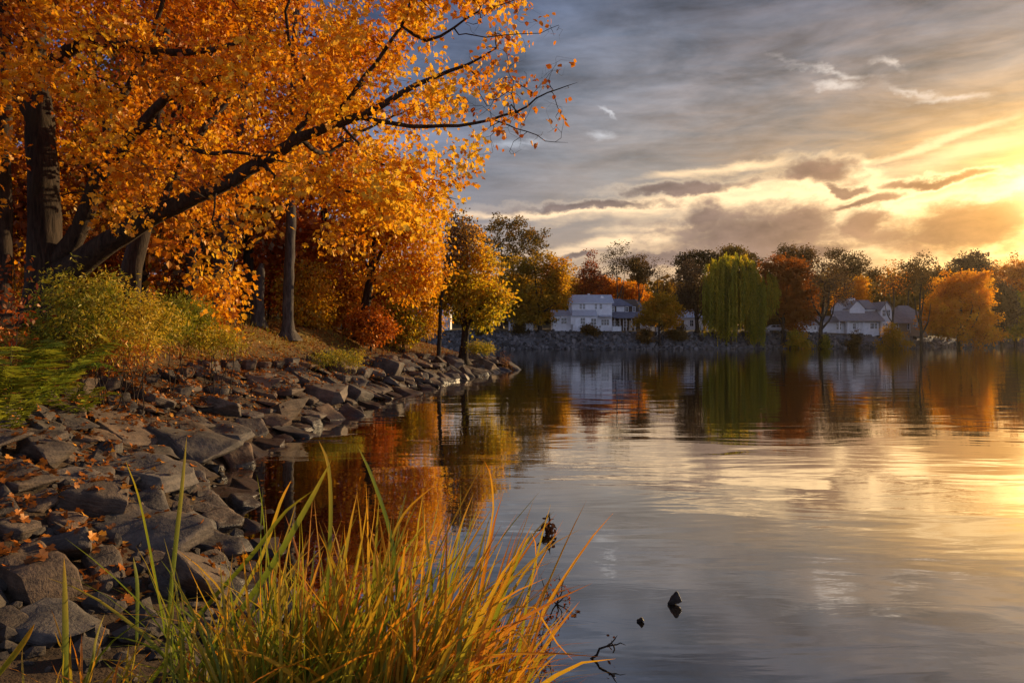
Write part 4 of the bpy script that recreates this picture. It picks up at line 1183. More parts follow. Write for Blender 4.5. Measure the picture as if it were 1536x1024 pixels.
px_rock(92, 946, 170, 'slab', -4, 4, 6, 'low black slab by the water below the big long boulder', 1.3, 1.0, .3, 7)
px_rock(330, 790, 84, 'round', -25, 10, 0, 'rounded dark rock at the water beside the long grass', 1.0, .9, .3, 1)
px_rock(52, 672, 90, 'slab', -18, 16, 0, 'tilted pale slab among leaves below the fern', 1.2, .8, .3, 2)
px_rock(322, 588, 48, 'round', -15, 8, 0, 'smooth bluish boulder under the row of squared stones', 1.0, .85, .3, 2)
px_rock(268, 594, 36, 'block', -30, 6, 4, 'pale cube-like stone left of the smooth bluish boulder', 1.0, .95, .2, 2)
px_rock(158, 634, 32, 'block', -35, 8, 4, 'small sunlit block standing among the fallen leaves', 1.0, 1.1, .2, 3)
px_rock(184, 622, 30, 'wedge', -30, 8, 6, 'small pointed stone next to the sunlit block in the leaves', 1.0, 1.1, .2, 2)
px_rock(165, 676, 46, 'round', -20, 8, 0, 'round grey stone above the long flat slab', 1.0, .9, .25, 3)
px_rock(120, 672, 36, 'slab', -10, 10, 0, 'little flat stone half buried in leaves', 1.2, 1.2, .3, 0)
px_rock(265, 790, 60, 'round', -30, 10, 8, 'brown stone between the dark slab and the rounded dark rock', 1.0, .9, .3, 0)
px_rock(200, 770, 52, 'wedge', -60, 8, 10, 'small dark stone wedged under the broad pale-topped slab', 1.0, .9, .3, 3)
px_rock(20, 800, 84, 'round', 10, 8, 0, 'dark rounded rock at the foot of the thin leaning plate', 1.0, .8, .3, 1)
px_rock(250, 860, 120, 'wedge', -20, 4, 10, 'dark wet rock behind the base of the crossed grass blades', 1.1, .8, .3, 1)
px_rock(14, 940, 80, 'wedge', -30, 4, 0, 'sunlit low stone at the very bottom of the bank', 1.1, .9, .3, 0)

# the edging row of squared stones
row = [(72, 592, 26), (96, 590, 34), (128, 583, 34), (164, 578, 36), (186, 577, 20), (205, 573, 24), (226, 568, 26), (250, 563, 26), (276, 560, 26), (312, 555, 34), (344, 551, 30), (372, 549, 26), (396, 548, 20), (416, 546, 20), (438, 544, 20)]
ROW_WORDS = ['split and leaning outward', 'wide, nearest the fern', 'dark-sided', 'flat-topped and broad', 'narrow', 'leaf-covered', 'with a rough broken front', 'second before the pale cube pair', 'upright', 'tall and brightly lit, the largest',
             'cube-shaped', 'small with a pale edge', 'low', 'half buried', 'last before the row breaks into slabs']
for (px, py, w), wd in zip(row, ROW_WORDS):
    p = on_ground(px, py + 6)
    put_rock('block', p, w * p.y / F * 1.15, -38 + RR.uniform(-14, 14), RR.uniform(-2, 9), RR.uniform(-5, 5), 'squared stone in the edging row above the rocks, ' + wd, 'edging stones', 1, RR.uniform(.85, 1.1), RR.uniform(.85, 1.1), .06, name='edging_stone')

# everything between: slabs tilted down to the lake
def fill_rocks():
    todo = []
    tries = 0
    while len(todo) < 246 and tries < 16000:
        tries += 1
        y = 4.8 * (44.5 / 4.8) ** RR.random() if RR.random() < .55 else RR.uniform(5, 44.8)
        x = RR.uniform(-9.5, .6)
        s = float(shore_sd(np.array([x]), np.array([y]))[0])
        smax = 2.75 if y < 26 else 2.4
        if not (-.32 < s < smax): continue
        L = RR.uniform(.5, 1.15) if y > 9 else RR.uniform(.34, .72)
        if y > 24: L = RR.uniform(.6, 1.25)
        if any((x - a) ** 2 + (y - b) ** 2 < (.345 * (L + l) ) ** 2 for a, b, l in ROCK_XY): continue
        ROCK_XY.append((x, y, L)); todo.append((x, y, s, L))
    for x, y, s, L in todo:
        ROCK_XY.pop()
        k = RR.choices(['slab', 'block', 'round', 'wedge'], [.74, .06, .06, .14])[0]
        if y < 9: lab, g = 'dark jagged rock packed between the large boulders at the near end of the bank', 'rocks filling the near end of the bank'
        elif y < 24: lab, g = 'tilted grey-brown slab in the jumble between the edging stones and the water', 'slabs below the edging stones'
        else: lab, g = 'weathered slab on the narrowing rocky point below the small yellow-green tree', 'slabs along the rocky point'
        p = (x, y, max(hz(x, y), -.12))
        put_rock(k, p, L * 1.18, -24 + RR.gauss(0, 20), 15 + RR.gauss(0, 8), RR.gauss(-4, 9), lab, g, 1, RR.uniform(.85, 1.35), RR.uniform(.65, 1.1), RR.uniform(.10, .32))
fill_rocks()

# ------------------------------------------------------------------ leaf litter, short turf and pebbles, laid on what is there so far
bpy.context.view_layer.update()
DG = bpy.context.evaluated_depsgraph_get()
def drop(x, y):
    ok, loc, nrm, fi, ob, mx = SC.ray_cast(DG, Vector((x, y, 8)), Vector((0, 0, -1)))
    return (loc, nrm, ob.name) if ok else None
def litter():
    rng = np.random.default_rng(31)
    P, T, N, S, C = [], [], [], [], []
    want = 42000; n = 0; cand = []
    while n < want:
        if not cand:
            yy = np.where(rng.random(20000) < .5, 4.2 * (48 / 4.2) ** rng.random(20000), rng.uniform(11, 46, 20000)); xx = np.where(rng.random(20000) < .3, rng.uniform(-20, .8, 20000), rng.uniform(-10, .8, 20000))
            ss = shore_sd(xx, yy); kk = (ss > .25) & (ss < 14); cand += list(zip(xx[kk], yy[kk], ss[kk]))
        x, y, s = (float(q) for q in cand.pop())
        if s < .25 or s > 14: continue
        p = 1.0 if s > 2.1 else .6 if s > 1.0 else .12
        if y > 30 and s < 3: p *= .4
        # drifts
        p *= .35 + .9 * max(0, noise.noise(Vector((x * .8, y * .8, 0))) + .35)
        if rng.random() > p: continue
        h = drop(x, y)
        if not h or h[0].z < .03 or h[2].startswith('water'): continue
        n += 1
        P.append(h[0] + h[1] * .012); nn = np.array(h[1]) + rng.normal(0, .35, 3)
        T.append(rng.normal(0, 1, 3) * (1, 1, .3)); N.append(nn); S.append(rng.uniform(.055, .105)); C.append(rng.normal(.5, .24))
    me = leaves_mesh('fallen_leaves', np.array(P, float), np.array(T), np.array(N), np.array(S), np.clip(np.array(C), 0, 1), MAPLE * (.85, .9), cup=.16)
    tag(link_mesh('fallen_leaves', me, M['litter']), 'orange and brown fallen leaves over the bank', None, kind='stuff')
litter()
def turf():
    rng = np.random.default_rng(32)
    N = 34000
    y = 6 * (48 / 6.0) ** rng.random(N); x = rng.uniform(-24, .5, N)
    s = shore_sd(x, y)
    nv = np.array([noise.noise(Vector((a * .5, b * .5, 3))) for a, b in zip(x, y)])
    keep = (s > 2.9 + rng.random(N) * 1.0) & (s < 16) & (rng.random(N) < .55 + nv)
    x, y, nv = x[keep], y[keep], nv[keep]; n = len(x)
    P = np.stack([x, y, height(x, y) - .01], -1)
    me = leaves_mesh('grass', P, rng.normal(0, .38, (n, 3)) + (0.1, 0, 1), rng.normal(0, 1, (n, 3)) * (1, 1, .1), rng.uniform(.07, .20, n) * (1 + .3 * (P[:, 1] > 15)), np.clip(.5 + nv * .5 + rng.normal(0, .18, n), 0, 1), NEEDLE * (.9, 1))
    m = leaf_material('turf_blade', [(0, (.24, .085, .008)), (.4, (.32, .15, .012)), (.7, (.26, .19, .014)), (1, (.17, .20, .016))], .35)
    tag(link_mesh('grass', me, m), 'short autumn grass on the bank behind the rocks', None, kind='stuff')
turf()
def pebbles():
    rng = np.random.default_rng(33); P = []; N = 5200
    y = 3.5 * (45 / 3.5) ** rng.random(N); x = rng.uniform(-9.5, 1.2, N); s = shore_sd(x, y)
    k = (s > -.6) & (s < 2.9 + rng.normal(0, .2, N)); x, y = x[k], y[k]; n = len(x)
    bm = bmesh.new(); bmesh.ops.create_icosphere(bm, subdivisions=1, radius=.5); v0 = np.array([v.co for v in bm.verts]); f0 = np.array([[v.index for v in f.verts] for f in bm.faces]); bm.free()
    sz = rng.lognormal(-2.35, .5, n)
    v = v0[None] * rng.uniform(.55, 1.3, (n, 1, 3)) * (1, 1, .7) + rng.uniform(-.09, .09, (n, len(v0), 3))
    v = v * sz[:, None, None] + np.stack([x, y, height(x, y) + sz * .1], -1)[:, None]
    f = (np.arange(n)[:, None, None] * len(v0) + f0[None]).reshape(-1, 3)
    tag(link_mesh('pebbles', np_mesh('pebbles', v.reshape(-1, 3), f, 3), M['rock']), 'small broken stones between the rocks', None, kind='stuff')
pebbles()
# ------------------------------------------------------------------ the great maple leaning over the lake
def big_maple():
    rng = np.random.default_rng(404)
    D0 = 14.0
    b = at_depth(62, 470, D0); b.z = hz(b.x, b.y) - .15
    root = empty('maple_tree', b)
    tag(root, 'great golden maple with dark trunk and a heavy limb leaning out over the rocks', 'tree')
    B = np.array(b)
    Q = lambda px, py, d: np.array(at_depth(px, py, d)) - B
    sk = Skel(rng)
    tr = sk.limb([(0, 0, 0), Q(66, 400, 14), Q(66, 300, 14), Q(60, 190, 14.05), Q(50, 90, 14.1), Q(56, 10, 14.2), Q(70, -120, 14.3), Q(60, -300, 14.5)], .34, .12, step=.3, ok_from=.5, wig=.02)
    at = lambda px, py, d: sk.near(Q(px, py, d))
    jobs = [
        ([(128, 62, 13.7), (172, 66, 13.3), (232, 75, 13.0), (300, 78, 12.8), (370, 60, 12.5)], .16, .03, (70, 110, 14)),
        ([(110, 362, 13.9), (142, 282, 13.7), (168, 240, 13.5), (210, 190, 13.2), (250, 150, 13), (320, 120, 12.6), (400, 105, 12.2)], .19, .03, (70, 395, 14)),
        ([(28, 140, 14.3), (-10, 110, 14.4), (-80, 40, 14.6), (-160, -60, 14.8)], .19, .05, (62, 185, 14.05)),
        ([(20, -20, 13.2), (-40, -120, 12.4), (-60, -230, 11.8)], .14, .03, (55, 60, 14.1)),
        ([(120, -40, 13.6), (200, -130, 13.1), (300, -200, 12.5)], .15, .03, (56, 10, 14.2)),
        ([(30, 30, 14.9), (60, -60, 16), (140, -150, 17)], .13, .03, (52, 100, 14.1)),
    ]
    for pts, r0, r1, fr in jobs:
        sk.limb([Q(*p) for p in pts], r0, r1, par=at(*fr), step=.3, ok_from=.2, wig=.03)
    # forks off the rising limb
    sk.limb([Q(240, 192, 13.1), Q(300, 228, 12.8), Q(370, 232, 12.5), Q(440, 246, 12.2)], .07, .015, par=at(210, 190, 13.2), step=.3)
    sk.limb([Q(160, 180, 13.6), Q(200, 120, 13.7), Q(240, 20, 13.9), Q(260, -100, 14)], .09, .02, par=at(168, 240, 13.5), step=.3)
    # twigs on the trunk itself keep the upper stem leafy
    # the leaning stem
    lean = sk.limb([Q(108, 405, 13.9), Q(185, 350, 13.6), Q(240, 318, 13.4), Q(300, 292, 13.2), Q(352, 268, 13.0), Q(410, 232, 12.8), Q(450, 207, 12.6), Q(510, 184, 12.4), Q(560, 165, 12.2), Q(600, 142, 12.1), Q(650, 116, 12), Q(700, 98, 11.9), Q(745, 72, 11.8)],
                   .30, .012, par=at(66, 430, 14), step=.28, ok_from=.3, wig=.02, power=.72)
    J2 = [
        ([(590, 182, 12.2), (640, 190, 12.1), (690, 188, 12), (735, 180, 11.9), (775, 166, 11.8), (805, 148, 11.8), (838, 134, 11.7), (866, 124, 11.7)], .045, .005, (540, 172, 12.3)),
        ([(760, 188, 11.8), (792, 198, 11.8), (818, 210, 11.7), (852, 214, 11.7)], .014, .004, (735, 180, 11.9)),
        ([(770, 120, 11.7), (800, 138, 11.7), (832, 100, 11.6)], .010, .003, (775, 166, 11.8)),
        ([(520, 150, 12.2), (560, 100, 12), (600, 40, 11.8), (625, -30, 11.6), (640, -120, 11.5)], .05, .01, (490, 190, 12.5)),
        ([(470, 150, 12.9), (440, 90, 13.2), (430, 20, 13.4), (450, -80, 13.6)], .06, .015, (440, 212, 12.7)),
        ([(640, 62, 11.8), (680, 40, 11.7), (720, 18, 11.6), (762, 4, 11.6)], .035, .006, (600, 40, 11.8)),
        ([(700, 55, 11.7), (760, 55, 11.6), (810, 48, 11.5), (838, 38, 11.5)], .014, .004, (680, 40, 11.7)),
        ([(420, 270, 12.5), (480, 275, 12.1), (540, 290, 11.7), (590, 312, 11.4)], .05, .008, (390, 245, 12.9)),
        ([(560, 240, 12.0), (610, 262, 11.8), (650, 290, 11.6), (690, 300, 11.5)], .03, .006, (520, 180, 12.4)),
        ([(320, 330, 12.6), (335, 380, 12.2), (345, 430, 11.9)], .022, .005, (330, 280, 13.1)),
        ([(260, 270, 13.8), (300, 200, 14.4), (350, 140, 15), (400, 60, 15.6), (430, -40, 16)], .08, .02, (240, 318, 13.4)),
        ([(480, 230, 13.4), (540, 200, 14.2), (600, 170, 15), (650, 150, 15.6)], .05, .01, (450, 207, 12.6)),
    ]
    for pts, r0, r1, fr in J2:
        sk.limb([Q(*p) for p in pts], r0, r1, par=at(*fr), step=.25, ok_from=.1, wig=.03)
    # leafy twig ends through the crown (photo columns/rows with their own depth)
    A = []; leafy = []
    def lower(px): return np.interp(px, [-250, 0, 60, 110, 150, 230, 300, 370, 430, 520, 600, 660, 700, 740, 860], [330, 330, 300, 300, 330, 350, 330, 345, 310, 325, 345, 330, 290, 225, 200])
    while len(A) < 1500:
        px = rng.uniform(-260, 770); py = rng.uniform(-330, 360)
        if py > lower(px) - rng.exponential(12): continue
        d = rng.uniform(10.2, 17.5) if px < 450 else rng.uniform(10.4, 15)
        if px > 600 and rng.random() < (px - 600) / 190 * (1.1 if py > 60 else .8): continue
        # a few windows of sky
        if any(((px - a) / rx) ** 2 + ((py - c) / ry) ** 2 < 1 for a, c, rx, ry in ((150, 90, 45, 35), (175, 135, 22, 14), (405, 35, 28, 28), (35, 60, 14, 50), (540, 110, 20, 24), (20, 270, 30, 60), (250, 160, 26, 18), (190, 215, 22, 16), (120, 235, 20, 30))) and rng.random() < .8: continue
        if noise.noise(Vector((px * .011, py * .022, d * .30))) < -.05: continue
        # the stems stay in sight
        if d < 14.3 and 5 < px < 112 and 120 < py: continue
        if d < 13.9 and 95 < px < 330 and abs(py - np.interp(px, [95, 185, 300, 352], [410, 350, 292, 268])) < 26: continue
        if d < 13.8 and 100 < px < 215 and abs(py - np.interp(px, [105, 142, 168, 210], [365, 282, 240, 190])) < 16 : continue
        if d < 13.6 and 75 < px < 175 and abs(py - np.interp(px, [75, 128, 175], [105, 64, 64])) < 16 : continue
        if d < 12.6 and 340 < px < 620 and abs(py - np.interp(px, [352, 450, 560, 620], [268, 207, 165, 132])) < 9 : continue
        A.append(Q(px, py, d)); 
    for px, py, d in ((322, 360, 12.3), (305, 400, 12.1), (350, 395, 12), (330, 440, 11.9), (360, 430, 11.8), (355, 350, 12.2), (275, 345, 12.6), (250, 372, 12.9), (500, 335, 11.7), (525, 350, 11.6), (545, 345, 11.6), (485, 355, 11.8), (510, 372, 11.7), (628, 350, 11.5), (650, 335, 11.5)):
        A.append(Q(px, py, d) + rng.normal(0, .08, 3))
    sk.reach(A, step=.3, bend=.35, sag=.10, jit=.07)
    nleaf = len(sk.tips)
    # bare outer twigs at the right-hand end
    T = []
    while len(T) < 240:
        px = rng.uniform(690, 868); py = rng.uniform(-30, 245)
        e = ((px - 730) / 135) ** 2 + ((py - 110) / 125) ** 2
        if e > 1 or rng.random() < .2: continue
        T.append(Q(px, py, rng.uniform(11, 12.6)))
    sk.reach(T, step=.12, bend=.3, sag=.05, jit=.12)
    sk.radii(.0042, .43)
    link_mesh('trunk', sk.wood('trunk', sides=(3, 4, 8, 14), flare=(1.3, .75), lump=.05), M['bark'], root)
    C, Dr = sk.tipdirs()
    fl = lambda p: np.clip((p[:, 0] + B[0] + 7.5) * .050, -.34, .30) + np.clip((5 - p[:, 2] - B[2]) * .02, -.1, .1)  # tint drops to the left: canopy shade painted into the leaf colour
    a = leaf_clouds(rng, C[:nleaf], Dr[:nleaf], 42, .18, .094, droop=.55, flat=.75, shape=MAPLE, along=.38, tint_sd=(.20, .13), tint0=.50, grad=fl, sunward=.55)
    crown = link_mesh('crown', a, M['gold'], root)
    sel = rng.random(len(C) - nleaf) < .42
    c2 = leaf_clouds(rng, C[nleaf:][sel], Dr[nleaf:][sel], 2, .07, .095, droop=.9, shape=OVAL * (1.4, 1), tint0=.16)
    link_mesh('sparse_leaves', c2, M['gold'], root)
big_maple()

# ------------------------------------------------------------------ other trees of the left bank
def bank_tree(name, label, path, r0, r1, lobes, n, per, leaf, mat, seed, bark='bark', forks=(), spread=.35, depth=2.0, tint0=.5, twig=.006, flare=.8, shape=OVAL, group='trees of the left bank', cat='tree', sub=1, zsink=.1, step=.5, grad=None, ok_from=.3, droop=.5):
    """path: photo (col,row,depth) points up the stem; lobes: (col,row,depth,rx px,ry px)"""
    rng = np.random.default_rng(3000 + seed)
    b = at_depth(*path[0]); b.z = hz(b.x, b.y) - zsink
    root = empty(name, b); tag(root, label, cat, group)
    B = np.array(b); Q = lambda px, py, d: np.array(at_depth(px, py, d)) - B
    sk = Skel(rng, 30000)
    sk.limb([(0, 0, 0)] + [Q(*p) for p in path[1:]], r0, r1, step=.35, ok_from=ok_from, wig=.02)
    for pts, a, c in forks:
        sk.limb([Q(*p) for p in pts[1:]], a, c, par=sk.near(Q(*pts[0])), step=.3, wig=.03)
    L = []
    for px, py, d, rx, ry in lobes:
        q = Q(px, py, d); k = d / F; L.append((q[0], q[1], q[2], rx * k, depth * .5 * (rx * k) + .3, ry * k))
    if n:
        A = in_lobes(rng, L, n, .35)
        sk.reach(A, step=step, bend=.3, jit=.06, sag=.03)
    else: sk.tips.append(sk.n - 1)
    sk.radii(twig, .42)
    link_mesh('trunk', sk.wood('trunk', sides=(3, 4, 7, 12), flare=(.7, flare)), M[bark], root)
    C, D = sk.tipdirs()
    if per: link_mesh('crown', leaf_clouds(rng, C, D, per, spread, leaf, shape=shape, tint0=tint0, along=.3, grad=grad, droop=droop), M[mat], root)
    return root

bank_tree('woodland_tree', 'dark straight trunk at the left edge of the wood', [(2, 470, 13), (4, 380, 13), (2, 250, 13), (6, 120, 13), (0, -60, 13.2), (-10, -300, 13.4)], .17, .09, [(-60, -60, 13, 140, 120), (-40, 180, 13, 70, 90), (-120, 60, 13, 100, 120)], 150, 16, .12, 'amber', 1, tint0=.35)
bank_tree('woodland_tree', 'dark trunk leaning right behind the arching maple limb', [(188, 470, 18), (200, 400, 18), (218, 320, 18.2), (232, 220, 18.4), (238, 120, 18.6), (250, -20, 18.8), (260, -200, 19)], .27, .10, [(260, 40, 18.5, 110, 90), (200, -80, 18.5, 120, 90), (290, 180, 18.5, 70, 60), (160, 150, 18.5, 60, 60)], 260, 18, .14, 'rust', 2, tint0=.5,
          forks=[([(226, 260, 18.3), (250, 190, 18), (290, 130, 17.7), (330, 60, 17.4)], .09, .02)])
bank_tree('woodland_tree', 'pair of grey-sided trunks standing behind the golden hanging leaves', [(332, 470, 25), (334, 400, 25), (336, 320, 25), (330, 220, 25), (322, 120, 24.2), (318, -40, 24.4), (310, -220, 24.6)], .32, .12, [(330, 60, 25, 120, 90), (250, 130, 21.5, 70, 70), (400, 160, 25, 80, 80), (330, -80, 25, 120, 80)], 300, 18, .15, 'amber', 3, tint0=.3, bark='bark_grey',
          forks=[([(340, 440, 25), (350, 350, 24.8), (356, 250, 24.7), (366, 130, 24.6), (380, -20, 24.5), (390, -180, 24.4)], .20,.07), ([(352, 330, 24.8), (330, 250, 24.5), (310, 190, 24.2), (290, 140, 24)], .05, .012)], ok_from=.45)
bank_tree('woodland_tree', 'slender pale-sided trunk standing alone on the leafy lawn', [(432, 490, 26), (433, 430, 26), (436, 340, 26), (437, 240, 26), (441, 120, 26), (446, -30, 26)], .215, .11, [(450, 100, 26, 110, 90), (500, 200, 26, 80, 70), (400, 240, 26, 70, 60), (450, -60, 26, 110, 80)], 300, 18, .17, 'amber', 4, tint0=.62, bark='bark_grey', flare=1.1,
          forks=[([(437, 290, 26), (470, 240, 25.8), (520, 200, 25.6), (560, 180, 25.4)], .05, .012)], ok_from=.45)
bank_tree('woodland_tree', 'short grey broken trunk in the shade between the paired trunks and the slender one', [(388, 487, 26), (388, 450, 26), (390, 420, 26), (392, 395, 26)], .24, .16, [], 0, 0, .1, 'rust', 5, bark='bark_grey', flare=.5, cat='tree trunk')
bank_tree('maple_tree', 'small bright orange maple with dark leaning trunk beside the red bush', [(540, 506, 32), (545, 480, 32), (552, 440, 32), (556, 410, 32), (560, 370, 32), (566, 330, 32)], .30, .08,
          [(560, 345, 32, 60, 34), (610, 370, 32, 55, 40), (640, 400, 31.5, 32, 36), (590, 330, 32, 60, 30), (625, 335, 32, 45, 30), (520, 380, 32, 40, 34), (600, 415, 31, 45, 24), (648, 430, 31.5, 18, 18), (560, 300, 32, 60, 26), (615, 440, 31.3, 24, 16)], 520, 22, .19, 'gold', 6, tint0=.72, twig=.008, spread=.34,
          forks=[([(551, 445, 32), (562, 400, 31.8), (580, 365, 31.5), (600, 335, 31.3)], .13, .03), ([(553, 425, 32), (590, 405, 31.6), (620, 395, 31.3), (645, 400, 31)], .09, .02), ([(550, 450, 32), (585, 430, 31.7), (612, 425, 31.4)], .07, .02), ([(556, 415, 32), (540, 380, 32), (525, 350, 32)], .08, .02)], ok_from=.25)
bank_tree('point_tree', 'small green-gold tree on the tip of the rocky point', [(694, 517, 39), (699, 490, 39), (698, 470, 39), (697, 440, 39), (700, 410, 39), (700, 370, 39)], .26, .06,
          [(700, 372, 39, 26, 30), (725, 395, 39, 26, 26), (680, 410, 39, 26, 32), (712, 430, 38.5, 36, 24), (738, 435, 39, 22, 22), (690, 450, 38.5, 34, 20), (735, 462, 38.6, 26, 20), (755, 448, 39, 12, 14), (672, 440, 39, 14, 30), (720, 480, 38.5, 18, 14), (700, 352, 39, 18, 20)], 480, 20, .19, 'green_gold', 7, tint0=.56, twig=.008, spread=.32, flare=1.2,
          forks=[([(699, 490, 39), (714, 470, 38.8), (728, 455, 38.6), (745, 445, 38.6)], .11, .025), ([(698, 465, 39), (684, 440, 39), (676, 415, 39)], .08, .02), ([(695, 505, 39), (692, 480, 39.2), (690, 450, 39.4)], .10, .03)], grad=lambda p: np.clip(p[:, 2] * .10 - .30 + p[:, 0] * .04, -.3, .5))
bank_tree('thin_tree', 'thin straight bare-stemmed sapling beside the white cottage', [(658, 514, 37), (660, 480, 37), (663, 440, 37), (668, 400, 37), (676, 350, 37), (684, 322, 37)], .12, .03, [(684, 345, 37, 26, 34), (672, 385, 37, 20, 30), (700, 352, 37, 20, 26)], 230, 7, .15, 'brown', 8, tint0=.5, twig=.007, spread=.25, forks=[([(664, 430, 37), (676, 385, 37), (694, 345, 37)], .05, .012)], ok_from=.5)
bank_tree('bush', 'yellow-green rounded bush hiding the edge of the white cottage', [(606, 512, 35), (604, 500, 35), (604, 480, 35)], .07, .03, [(604, 485, 35, 24, 22), (590, 495, 35, 18, 16), (618, 498, 34.8, 14, 14), (606, 462, 35, 16, 14), (592, 470, 35, 14, 16)], 260, 26, .16, 'green_gold', 9, tint0=.72, cat='bush', group='bushes of the left bank', spread=.24, ok_from=0, forks=[([(606, 508, 35), (590, 490, 35)], .04, .015)])
bank_tree('bush', 'red-orange bush at the foot of the small bright maple', [(556, 508, 31), (556, 495, 31), (554, 475, 31)], .05, .02, [(552, 490, 31, 20, 16), (564, 478, 31, 16, 20), (540, 478, 31, 12, 16), (578, 495, 31, 12, 14), (560, 505, 30.5, 18, 10)], 200, 22, .14, 'rust', 10, tint0=.85, cat='bush', group='bushes of the left bank', spread=.22, ok_from=0)

# understorey of dark red saplings
for i, (px, base, top, w, d, mat, lab) in enumerate(((402, 492, 330, 50, 33, 'rust', 'dark red sapling tree in the shade right of the grey broken trunk'), (482, 498, 350, 56, 36, 'rust', 'red-brown sapling tree between the slender trunk and the small bright maple'),
        (515, 500, 400, 40, 34, 'amber', 'orange-brown sapling tree just left of the small bright maple'), (300, 492, 360, 44, 30, 'rust', 'dark red sapling tree seen under the arching maple limb'), (458, 496, 390, 40, 30, 'olive_gold', 'olive sapling tree right behind the slender trunk'),
        (580, 500, 400, 40, 42, 'rust', 'dark red sapling tree behind the small bright maple'), (120, 480, 330, 60, 24, 'rust', 'dark red sapling tree behind the maple trunk'), (640, 505, 420, 30, 44, 'olive_gold', 'olive sapling tree left of the thin straight sapling'))):
    m_ = (base + top) / 2; q = (base - top)
    bank_tree('sapling_tree', lab, [(px, base, d), (px + 2, base - q * .3, d), (px + 4, base - q * .6, d), (px + 3, top + q * .1, d)], .07, .02,
              [(px, top + q * .25, d, w * .9, q * .25), (px - w * .4, m_, d, w * .7, q * .28), (px + w * .4, m_, d, w * .7, q * .28), (px, base - q * .22, d, w * .8, q * .18)], 240, 20, .15, mat, 20 + i, tint0=.5, twig=.006, group='saplings under the tall trees', spread=.3)

# ------------------------------------------------------------------ the wood behind: a few kinds, each tree a copy of its own
def wood_tree(name, label, mat, hgt, seed, n, per, leaf, group):
    rng = np.random.default_rng(5000 + seed)
    root = empty(name, (0, 0, -500)); tag(root, label, 'tree', group)
    sk = Skel(rng, 20000)
    top = np.array([rng.normal(0, .6), rng.normal(0, .6), hgt])
    tr = sk.limb([(0, 0, 0), top * (.2, .2, .3) + rng.normal(0, .15, 3) * (1, 1, 0), top * (.6, .6, .65), top], .23, .04, step=.6, ok_from=.25)
    for f in range(6):
        a = rng.random() * 6.28; t0 = tr[int(len(tr) * (.28 + .10 * f))]; e = sk.P[t0] + np.array([math.cos(a) * 2.4, math.sin(a) * 2.4, 2.2])
        sk.limb([(sk.P[t0] + e) / 2 + (0, 0, -.2), e], .09, .02, par=t0, step=.5)
    lobes = [(math.cos(a) * r, math.sin(a) * r, z, 1.7, 1.7, 1.2) for a, r, z in [(rng.random() * 6.28, rng.uniform(.4, 2.2), hgt * q) for q in np.linspace(.24, .97, 11)]]
    sk.reach(in_lobes(rng, lobes, n, .4), step=.6); sk.radii(.010, .42)
    link_mesh('trunk', sk.wood('trunk', sides=(3, 4, 6, 10), flare=(.7, .6)), M['bark'], root)
    C, D = sk.tipdirs()
    link_mesh('crown', leaf_clouds(rng, C, D, per, .5, leaf, shape=DIAM * (1.2, 1), along=.4), M[mat], root)
    return root
def copy_tree(o):
    c = o.copy(); COL.objects.link(c)
    for ch in o.children:
        k = ch.copy(); COL.objects.link(k); k.parent = c
    return c
kinds = [wood_tree('woodland_tree', 'rust-red tree deep in the wood behind the great maple', 'rust', 13, 1, 230, 18, .26, 'rust-red trees of the wood'),
         wood_tree('woodland_tree', 'amber tree deep in the wood behind the great maple', 'amber', 14.5, 2, 240, 18, .26, 'amber trees of the wood'),
         wood_tree('woodland_tree', 'thin-crowned brown tree deep in the wood behind the great maple', 'brown', 12, 3, 240, 6, .22, 'thin-crowned trees of the wood'),
         wood_tree('woodland_tree', 'olive-gold tree deep in the wood behind the great maple', 'olive_gold', 11, 4, 230, 18, .26, 'olive-gold trees of the wood')]
def plant_wood():
    rg = random.Random(8); used = [0] * 4; spots = []; t = 0
    while len(spots) < 46 and t < 5000:
        t += 1
        d = rg.uniform(23, 78); px = rg.uniform(-260, 640)
        x = (px - 768) / F * d
        s = float(shore_sd(np.array([x]), np.array([d]))[0])
        if s < 5.5 or (px > 560 and d < 45) or (px > 600 and d > 62): continue
        if any((x - a) ** 2 + (d - c) ** 2 < 9 for a, c in spots): continue
        spots.append((x, d))
    for i, (x, d) in enumerate(spots):
        k = rg.choices(range(4), [.34, .30, .2, .16])[0]
        o = kinds[k] if used[k] == 0 else copy_tree(kinds[k]); used[k] += 1
        o.location = (x, d, hz(x, d) - .1); o.rotation_euler = (0, 0, rg.uniform(0, 6.28)); q = rg.uniform(.8, 1.15); o.scale = (q, q, q * rg.uniform(.9, 1.1))
plant_wood()
